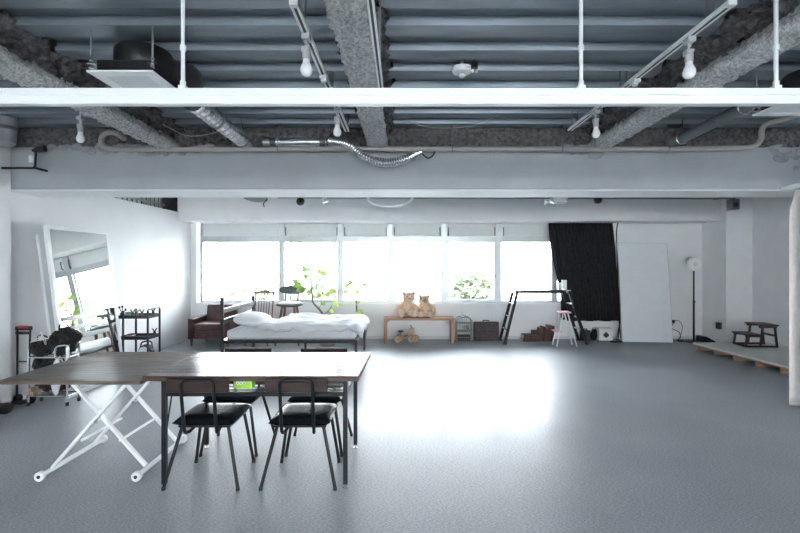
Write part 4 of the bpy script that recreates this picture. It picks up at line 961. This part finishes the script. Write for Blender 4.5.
# ------------------------------------------------------------------ work platform
t = thing('work_platform', 'black and silver folding work platform with ladder legs under the window', 'work platform', (2.66, 8.45, 0))
wy0, wy1 = 8.22, 8.54
link(MB().box(2.11,wy0+.03,.925,3.08,wy1-.03,.985), 'deck', 'black_metal', t, world=True, bevel=.004)
link(MB().box(2.07,wy0+.01,.93,2.16,wy1-.01,.992).box(3.0,wy0+.01,.93,3.09,wy1-.01,.992), 'hinge_bracket', 'chrome', t, world=True, bevel=.006)
for top, foot in ((2.11,1.87),(3.05,3.36)):
    for yy, y2 in ((wy0,wy0-.04),(wy1,wy1+.04)):
        lg = link(MB().bar((top,yy,.965),(foot,y2,.03),.032,.05,(1,0,0)), 'leg', 'black_metal', t, world=True, bevel=.004)
        link(MB().cbox((foot,y2,.02),(.065,.05,.04)), 'rubber_foot', 'black_plastic', lg, world=True, bevel=.006)
    for k in (1,2,3):
        u = k/4; X = top+(foot-top)*u; link(MB().bar((X,wy0-.01,.965-.935*u),(X,wy1+.01,.965-.935*u),.04,.028), 'rung', 'chrome', t, world=True, bevel=.003)
for k, (X, w_, hh, lab) in enumerate(((2.92,.045,.13,'narrow white carton on the left of the work platform top end'),(3.02,.08,.17,'taller white carton at the right end of the work platform'))):
    t = thing('white_carton', lab, 'carton', (X, 8.38, .985 + (.007 if X > 3.0 else 0)), rz=R(8-20*k), group='cartons on the work platform')
    link(MB().box(-w_/2,-.04,0,w_/2,.04,hh), 'body', 'white_plastic', t, bevel=.003); link(MB().box(-w_/2-.001,-.041,hh-.022,w_/2+.001,.041,hh+.002), 'lid', 'white_plastic', t)
# pink step stool
t = thing('step_stool', 'small folding step stool with pink top in front of the work platform', 'step stool', (3.14, 8.05, 0))
_stool = t
link(MB().box(3.03,7.95,.555,3.25,8.15,.58), 'top_step', 'chair_pink', t, world=True, bevel=.01)
for sy in (7.965, 8.135):
    link(MB().cyl((3.09,sy,.555),(2.96,sy+(sy-8.05)*.3,.02),.013,n=10), 'leg', 'white_metal', t, world=True)
    link(MB().cyl((3.18,sy,.555),(3.34,sy+(sy-8.05)*.3,.02),.013,n=10), 'leg', 'white_metal', t, world=True)
    link(MB().cyl((2.958,sy+(sy-8.05)*.3,0),(2.962,sy+(sy-8.05)*.3,.03),.016).cyl((3.342,sy+(sy-8.05)*.3,0),(3.338,sy+(sy-8.05)*.3,.03),.016), 'foot_cap', 'white_plastic', t, world=True)
link(MB().box(2.93,7.94,.24,3.06,8.16,.26), 'low_step', 'chair_pink', t, world=True, bevel=.008)
link(MB().cyl((3.06,7.965,.42),(3.22,7.965,.42),.007).cyl((3.06,8.135,.42),(3.22,8.135,.42),.007).cyl((3.30,7.94,.15),(3.30,8.16,.15),.008), 'brace', 'white_metal', t, world=True)

_stool.location = (2.905, 8.07, 0); _stool.scale = (.92, 1, 1.06)
# books on the floor by the wall
def book(w, d, h, m, loc, rot, label):
    t = thing('old_book', label, 'book', loc, group='old books by the back wall'); t.rotation_euler = rot
    link(MB().box(-w/2,-d/2,0,w/2,d/2,.004).box(-w/2,-d/2,h-.004,w/2,d/2,h).box(-w/2,-d/2-.002,0,w/2,-d/2+.004,h), 'cover', m, t, bevel=.001)
    link(MB().box(-w/2+.004,-d/2+.004,.004,w/2-.004,d/2-.005,h-.004), 'pages', 'paper', t)
book(.33,.22,.04,'book_dark',(2.44,8.58,.0),(0,0,.02),'dark book at the bottom of the flat stack by the back wall')
book(.31,.21,.045,'book_brown',(2.45,8.58,.04),(0,0,-.05),'brown book in the middle of the flat stack')
book(.30,.21,.04,'book_red',(2.44,8.58,.085),(0,0,.06),'reddish book on top of the flat stack, under the small dark box')
t = thing('small_box', 'small dark box on top of the flat book stack', 'box', (2.53,8.58,.126)); link(MB().box(-.06,-.05,0,.06,.05,.055), 'body', 'book_dark', t, bevel=.004); link(MB().box(-.062,-.052,.055,.062,.052,.075), 'lid', 'book_dark', t, bevel=.003)
nm = ['first', 'second', 'third', 'fourth', 'fifth']
for k in range(5):
    hh = [.24,.27,.25,.30,.29][k]; a = R(-90+8-k*1.0)
    book(hh,.20,.05,['book_brown','book_dark','book_red','book_brown','book_dark'][k],(2.642+k*.056,8.58,hh/2*math.cos(R(8))+.004),(0,a,0),nm[k]+' upright book from the left, leaning beside the flat stack')

# black things and box under the curtain
t = thing('camera_case', 'dark brown case on the floor right of the work platform', 'case', (3.50, 8.6, 0)); link(MB().box(-.07,-.08,0,.07,.08,.17), 'body', 'book_dark', t, bevel=.012); link(MB().box(-.072,-.082,.17,.072,.082,.20), 'lid', 'black_plastic', t, bevel=.006); link(MB().tube(fillet([(-.03,0,.2),(-.03,0,.225),(.03,0,.225),(.03,0,.2)],.012),.006,6), 'handle', 'black_plastic', t)
t = thing('black_pouch', 'upright black pouch beside the white speaker box', 'pouch', (3.655, 8.58, 0)); link(MB().ball((0,0,.10),(.07,.06,.10)).ball((.01,0,.17),(.055,.05,.055)), 'body', 'black_cloth', t, remesh=.01); link(MB().tube(bez([(-.03,0,.2),(-.02,0,.24),(.03,0,.24),(.04,0,.2)]),.006,6), 'strap', 'black_cloth', t)
t = thing('emblem_box', 'white box with a black emblem on the floor under the curtain', 'box', (3.865, 8.6, 0), rz=R(-3))
link(MB().box(-.125,-.09,.012,.125,.09,.22), 'body', 'white_plastic', t, bevel=.006)
link(MB().box(-.129,-.094,.222,.129,.094,.245), 'lid', 'white_plastic', t, bevel=.004)
mb = MB()
for a, z, rr in ((0,.145,.028),(-.025,.115,.028),(.025,.115,.028),(0,.09,.024)): mb.lathe([(rr,0),(rr,.004)], c=(a,-.09,z), n=18, rot=(R(90),0,0))
mb.prism([(0,.18),(.045,.115),(0,.06),(-.045,.115)], -.0945, -.09, 'y')
link(mb, 'emblem', 'black_plastic', t)
mb = MB()
for a in (-.1,.1):
    for b in (-.07,.07): mb.cyl((a,b,0),(a,b,.012),.012)
link(mb, 'foot', 'black_plastic', t)
t = thing('lamp_tripod', 'small black tripod on the floor at the right end of the curtain', 'tripod', (4.13, 8.5, 0))
for k in range(3):
    a = R(100+120*k); link(MB().cyl((0,0,.44),(.12*math.cos(a),.12*math.sin(a),.008),.008,n=8), 'leg', 'black_metal', t)
link(MB().cyl((0,0,.42),(0,0,.50),.014), 'head', 'black_metal', t)
t = thing('power_strip', 'black power strip on the floor beside the leaning white board', 'power strip', (4.02, 8.40, 0)); link(MB().box(-.13,-.03,0,.09,.03,.03), 'body', 'black_plastic', t, bevel=.006)
for k in range(3): link(MB().cyl((-.09+k*.06,0,.03),(-.09+k*.06,0,.033),.016), 'outlet', 'wire_grey', t)
link(MB().tube(bez([(.09,0,.015),(.13,.05,.01),(.12,.2,.01),(.08,.3,.01)]), .006, 6), 'cord', 'black_plastic', t)

# ------------------------------------------------------------------ black curtain
t = thing('black_curtain', 'long black curtain drawn to the right side of the windows', 'curtain', (3.5, 8.6, .36))
def cur(u, v):
    x0 = 2.82 + (.42*(v**1.7) if v < .72 else .42*(.72**1.7)+.02*(v-.72)); x1 = 4.05 + .17*v
    x = x0 + (x1-x0)*u; ph_ = u*2*math.pi*17 + .6*math.sin(v*5+u*20)
    z = 2.27 - v*1.905
    return (x + .012*math.sin(ph_*2), 8.66 - .10*v*0 + .030*math.sin(ph_) - .06*(v > 2), z + .006*math.sin(u*23)*v)
o = link(MB().grid(cur, 240, 24), 'curtain_cloth', 'curtain_black', t, world=True, solid=.004)
for p in o.data.polygons: p.use_smooth = True
link(MB().box(2.6,8.645,2.275,4.3,8.675,2.30), 'curtain_rail', 'white_metal', t, world=True)
t = thing('hanging_cable', 'thin black cord hanging down beside the black curtain', 'cable', (4.24, 8.7, 0))
link(MB().tube(bez([P(618,222,8.72), P(616.5,232,8.72), P(617,250,8.72), P(618,290,8.72), P(619.5,325,8.72), P(621,338,8.72)]), .012, 6), 'cable_run', 'black_plastic', t, world=True)

# ------------------------------------------------------------------ leaning white board, lamp, sockets
M = Matrix.Translation((4.56, 8.35, 0)) @ Matrix.Rotation(R(-8.2),4,'X') @ Matrix.Rotation(R(1.3),4,'Y')
t = thing('leaning_board', 'large plain white board leaning on the back wall right of the curtain', 'board', (4.56, 8.35, 0))
link(MB().box(-.47,0,.012,.47,.03,1.88,M), 'panel', 'board_white', t, world=True, bevel=.002)
link(MB().box(-.473,-.002,.012,-.468,.033,1.882,M).box(.468,-.002,.012,.473,.033,1.882,M).box(-.47,-.002,1.879,.47,.033,1.884,M), 'edge_strip', 'alu', t, world=True)
c = (5.46, 8.42)
t = thing('ring_lamp', 'round white ring lamp on a tall black stand in the right corner', 'lamp', (c[0], c[1], 0))
link(MB().lathe([(.13,0),(.13,.012),(.02,.022)], n=24), 'base', 'black_metal', t)
link(MB().cyl((0,0,.02),(0,0,.75),.018).cyl((0,0,.75),(0,0,1.40),.014), 'pole', 'black_metal', t)
link(MB().cyl((0,0,.73),(0,0,.78),.019).cyl((.0,0,.755),(.03,-.01,.755),.008), 'clamp', 'black_plastic', t)
hd = link(MB().lathe([(.03,.02),(.115,.02),(.13,.01),(.13,-.012),(.12,-.02)], c=(0,-.02,1.46), n=32, rot=(R(90),0,0)), 'lamp_head', 'white_plastic', t)
link(MB().lathe([(.045,0),(.118,0),(.116,.005),(.047,.005)], c=(0,-.041,1.46), n=32, rot=(R(90),0,0)), 'diffuser', 'bulb', hd)
link(MB().lathe([(.038,0),(.036,.014),(.012,.018)], c=(0,-.041,1.46), n=24, rot=(R(90),0,0)), 'hub', 'ring_face', hd)
def outlet(loc, rz, label):
    t = thing('wall_outlet', label, 'outlet', loc, rz, group='wall outlets')
    link(MB().box(-.038,-.008,-.06,.038,0,.06), 'plate', 'white_plastic', t, bevel=.003)
    link(MB().box(-.006,-.0095,-.03,-.003,-.007,-.012).box(.003,-.0095,-.03,.006,-.007,-.012).box(-.006,-.0095,.014,-.003,-.007,.032).box(.003,-.0095,.014,.006,-.007,.032), 'socket', 'black_plastic', t)
    return t
outlet((5.85, 8.46, .30), R(-90), 'white wall outlet on the side of the right pillar')
t = thing('power_adapter', 'black power adapter plugged into the right pillar', 'adapter', (5.80, 8.27, .33)); link(MB().box(-.01,-.045,-.06,.05,.045,.06), 'body', 'black_plastic', t, bevel=.008); link(MB().tube(bez([(.02,0,-.06),(.0,.0,-.15),(.03,-.02,-.25),(-.02,-.1,-.322)]), .006, 6), 'cord', 'white_plastic', t)
t = thing('speaker_wedge', 'low black wedge box on the floor by the right pillar', 'wedge', (5.72, 8.46, 0)); link(MB().prism([(-.13,0),(.11,0),(.11,.02),(-.05,.11),(-.13,.11)], -.1, .1, 'y'), 'body', 'black_plastic', t, bevel=.006); link(MB().box(-.1,-.105,.01,-.02,-.1,.08), 'grille', 'black_metal', t)
q = (5.27, YB, .33)
outlet(q, 0, 'white wall outlet on the back wall beside the leaning board')
t = thing('power_cable', 'black cord looping from the outlet beside the leaning board', 'cable', (5.27, 8.74, .3))
link(MB().cbox((5.27,8.745,.345),(.06,.035,.06)), 'plug', 'black_plastic', t, world=True, bevel=.006)
link(MB().tube(bez([(5.27,8.735,.32),(5.22,8.70,.22),(5.34,8.68,.15),(5.36,8.66,.05),(5.26,8.6,.012),(5.32,8.5,.012)],10), .007, 6).tube(bez([(5.26,8.735,.36),(5.36,8.70,.36),(5.42,8.70,.25),(5.38,8.68,.1),(5.30,8.62,.012)],10), .005, 6), 'wire', 'black_plastic', t, world=True)
t = thing('floor_cable', 'black cable lying on the floor from the board to the ring lamp', 'cable', (5.3, 8.45, .01))
link(MB().tube(bez([(5.17,8.5,.008),(5.28,8.46,.008),(5.4,8.5,.008),(5.46,8.56,.014)],10), .007, 6), 'wire', 'black_plastic', t, world=True)

# ------------------------------------------------------------------ low platform and step stool on it
t = thing('floor_platform', 'low off-white platform on plywood joists along the right wall', 'platform', (5.8, 7.1, 0))
link(MB().prism([(5.0,7.74),(5.12,5.6),(XR-.01,5.6),(XR-.01,7.74)], .095, .118, 'z'), 'top_sheet', 'deck_white', t, world=True)
link(MB().prism([(4.997,7.742),(5.117,5.598),(XR-.012,5.598),(XR-.012,7.742)], .078, .095, 'z'), 'ply_layer', 'ply', t, world=True)
for k in range(6):
    yy = 7.66 - k*.40; X = 5.12 - .12*(yy-5.6)/2.14; link(MB().box(X+.01,yy-.02,0,XR-.02,yy+.02,.078), 'joist', 'toy_wood', t, world=True)
t = thing('black_steps', 'dark wooden two-step stool standing on the low platform', 'step stool', (5.83, 7.42, .118), rz=R(-4)); t.scale = (.70, .85, .93)
def sideframe(yy):
    w_ = .032
    m_ = MB()
    for a, b in (((.0,.0),(.66,.0)),((.62,.0),(.56,.36)),((.06,.36),(.60,.36)),((.14,0),(.08,.36))): m_.bar((a[0]-.33,yy,a[1]+.018),(b[0]-.33,yy,b[1]+.018),.028,.035,(0,1,0))
    return m_
for yy in (-.17, .17):
    mb = MB()
    mb.bar((-.05,yy,.017),(.35,yy,.017),.03,.034).bar((.33,yy,.0),(.28,yy,.37),.04,.03,(0,1,0)).bar((-.04,yy,.0),(.02,yy,.37),.04,.03,(0,1,0)).bar((-.06,yy,.355),(.32,yy,.355),.03,.034)
    mb.bar((-.36,yy,.0),(-.32,yy,.20),.04,.03,(0,1,0)).bar((-.37,yy,.017),(-.04,yy,.017),.03,.034).bar((-.36,yy,.19),(.0,yy,.19),.03,.03)
    link(mb, 'side_frame', 'step_wood', t, bevel=.003)
link(MB().box(-.08,-.21,.372,.34,.21,.398), 'upper_tread', 'step_wood', t, bevel=.004)
link(MB().box(-.38,-.21,.205,-.03,.21,.23), 'lower_tread', 'step_wood', t, bevel=.004)
link(MB().box(-.36,-.17,.0,-.33,.17,.034).box(.27,-.17,.19,.31,.17,.22), 'stretcher', 'step_wood', t)

# ------------------------------------------------------------------ white curtain and its rail at the right edge
t = thing('white_curtain', 'off-white curtain gathered at the right edge of the picture', 'curtain', (4.0, 4.3, .05))
def wc(u, v):
    g = min(1, v/.10); sp = .45 + .55*g
    yy = 4.50 - u*.75*sp; ph_ = u*2*math.pi*5.5
    return (3.93 - .055*(g)*math.cos(ph_) - .03*(1-u)*0 + .0*v, yy + .02*math.sin(ph_*2)*g, 2.215 - v*2.145)
o = link(MB().grid(wc, 110, 22), 'curtain_cloth', 'curtain_white', t, world=True, solid=.006)
for p in o.data.polygons: p.use_smooth = True
mb = MB()
for k in range(6): mb.ring((3.93,4.48-k*.068,2.226), .014, .003, n=12, m=5, rot=(R(90),0,0))
link(mb, 'curtain_ring', 'white_plastic', t, world=True)
t = thing('curtain_track', 'white curtain track with open end under the beam at the right edge', 'rail', (3.95, 3.5, 2.22))
link(MB().box(3.89,1.5,2.238,3.905,4.62,2.268).box(3.955,1.5,2.238,3.97,4.62,2.268).box(3.89,1.5,2.262,3.97,4.62,2.276), 'rail_body', 'rail_white', t, world=True, smooth=False)
link(MB().box(3.915,1.5,2.254,3.945,4.60,2.258), 'slot', 'wire_grey', t, world=True)
for yy in (2.45, 3.3, 4.3): link(MB().cyl((3.93,yy,2.276),(3.93,yy,HD+.02),.006,n=6), 'hanger_rod', 'rail_white', t, world=True)

# ------------------------------------------------------------------ light, camera
w = bpy.data.worlds.new('Sky'); scn.world = w; w.use_nodes = True
bg = w.node_tree.nodes['Background']
tc = w.node_tree.nodes.new('ShaderNodeTexCoord'); sx = w.node_tree.nodes.new('ShaderNodeSeparateXYZ'); cr = w.node_tree.nodes.new('ShaderNodeValToRGB')
w.node_tree.links.new(tc.outputs['Generated'], sx.inputs[0]); w.node_tree.links.new(sx.outputs['Z'], cr.inputs[0]); w.node_tree.links.new(cr.outputs[0], bg.inputs[0])
cr.color_ramp.elements[0].color = (.935, .975, 1, 1); cr.color_ramp.elements[1].color = (.84, .915, 1, 1)
bg.inputs[1].default_value = 9.0
cam = bpy.data.cameras.new('camera'); co = bpy.data.objects.new('camera', cam); COL.objects.link(co)
co.location = (0, 0, CH); co.rotation_euler = (R(90), 0, 0)
cam.sensor_width = 36; cam.lens = 36*F/800; cam.shift_x = -2/800; cam.shift_y = -4.5/800; cam.clip_start = .05; cam.clip_end = 300
scn.camera = co
vs = scn.view_settings; scn.display_settings.display_device = 'sRGB'
vs.view_transform = 'Standard'; vs.look = 'None'; vs.gamma = 1; vs.use_curve_mapping = False; vs.exposure = 1.9
try:
    scn.cycles.use_denoising = True; scn.cycles.max_bounces = 10; scn.cycles.diffuse_bounces = 6; scn.cycles.sample_clamp_indirect = 8
except Exception: pass
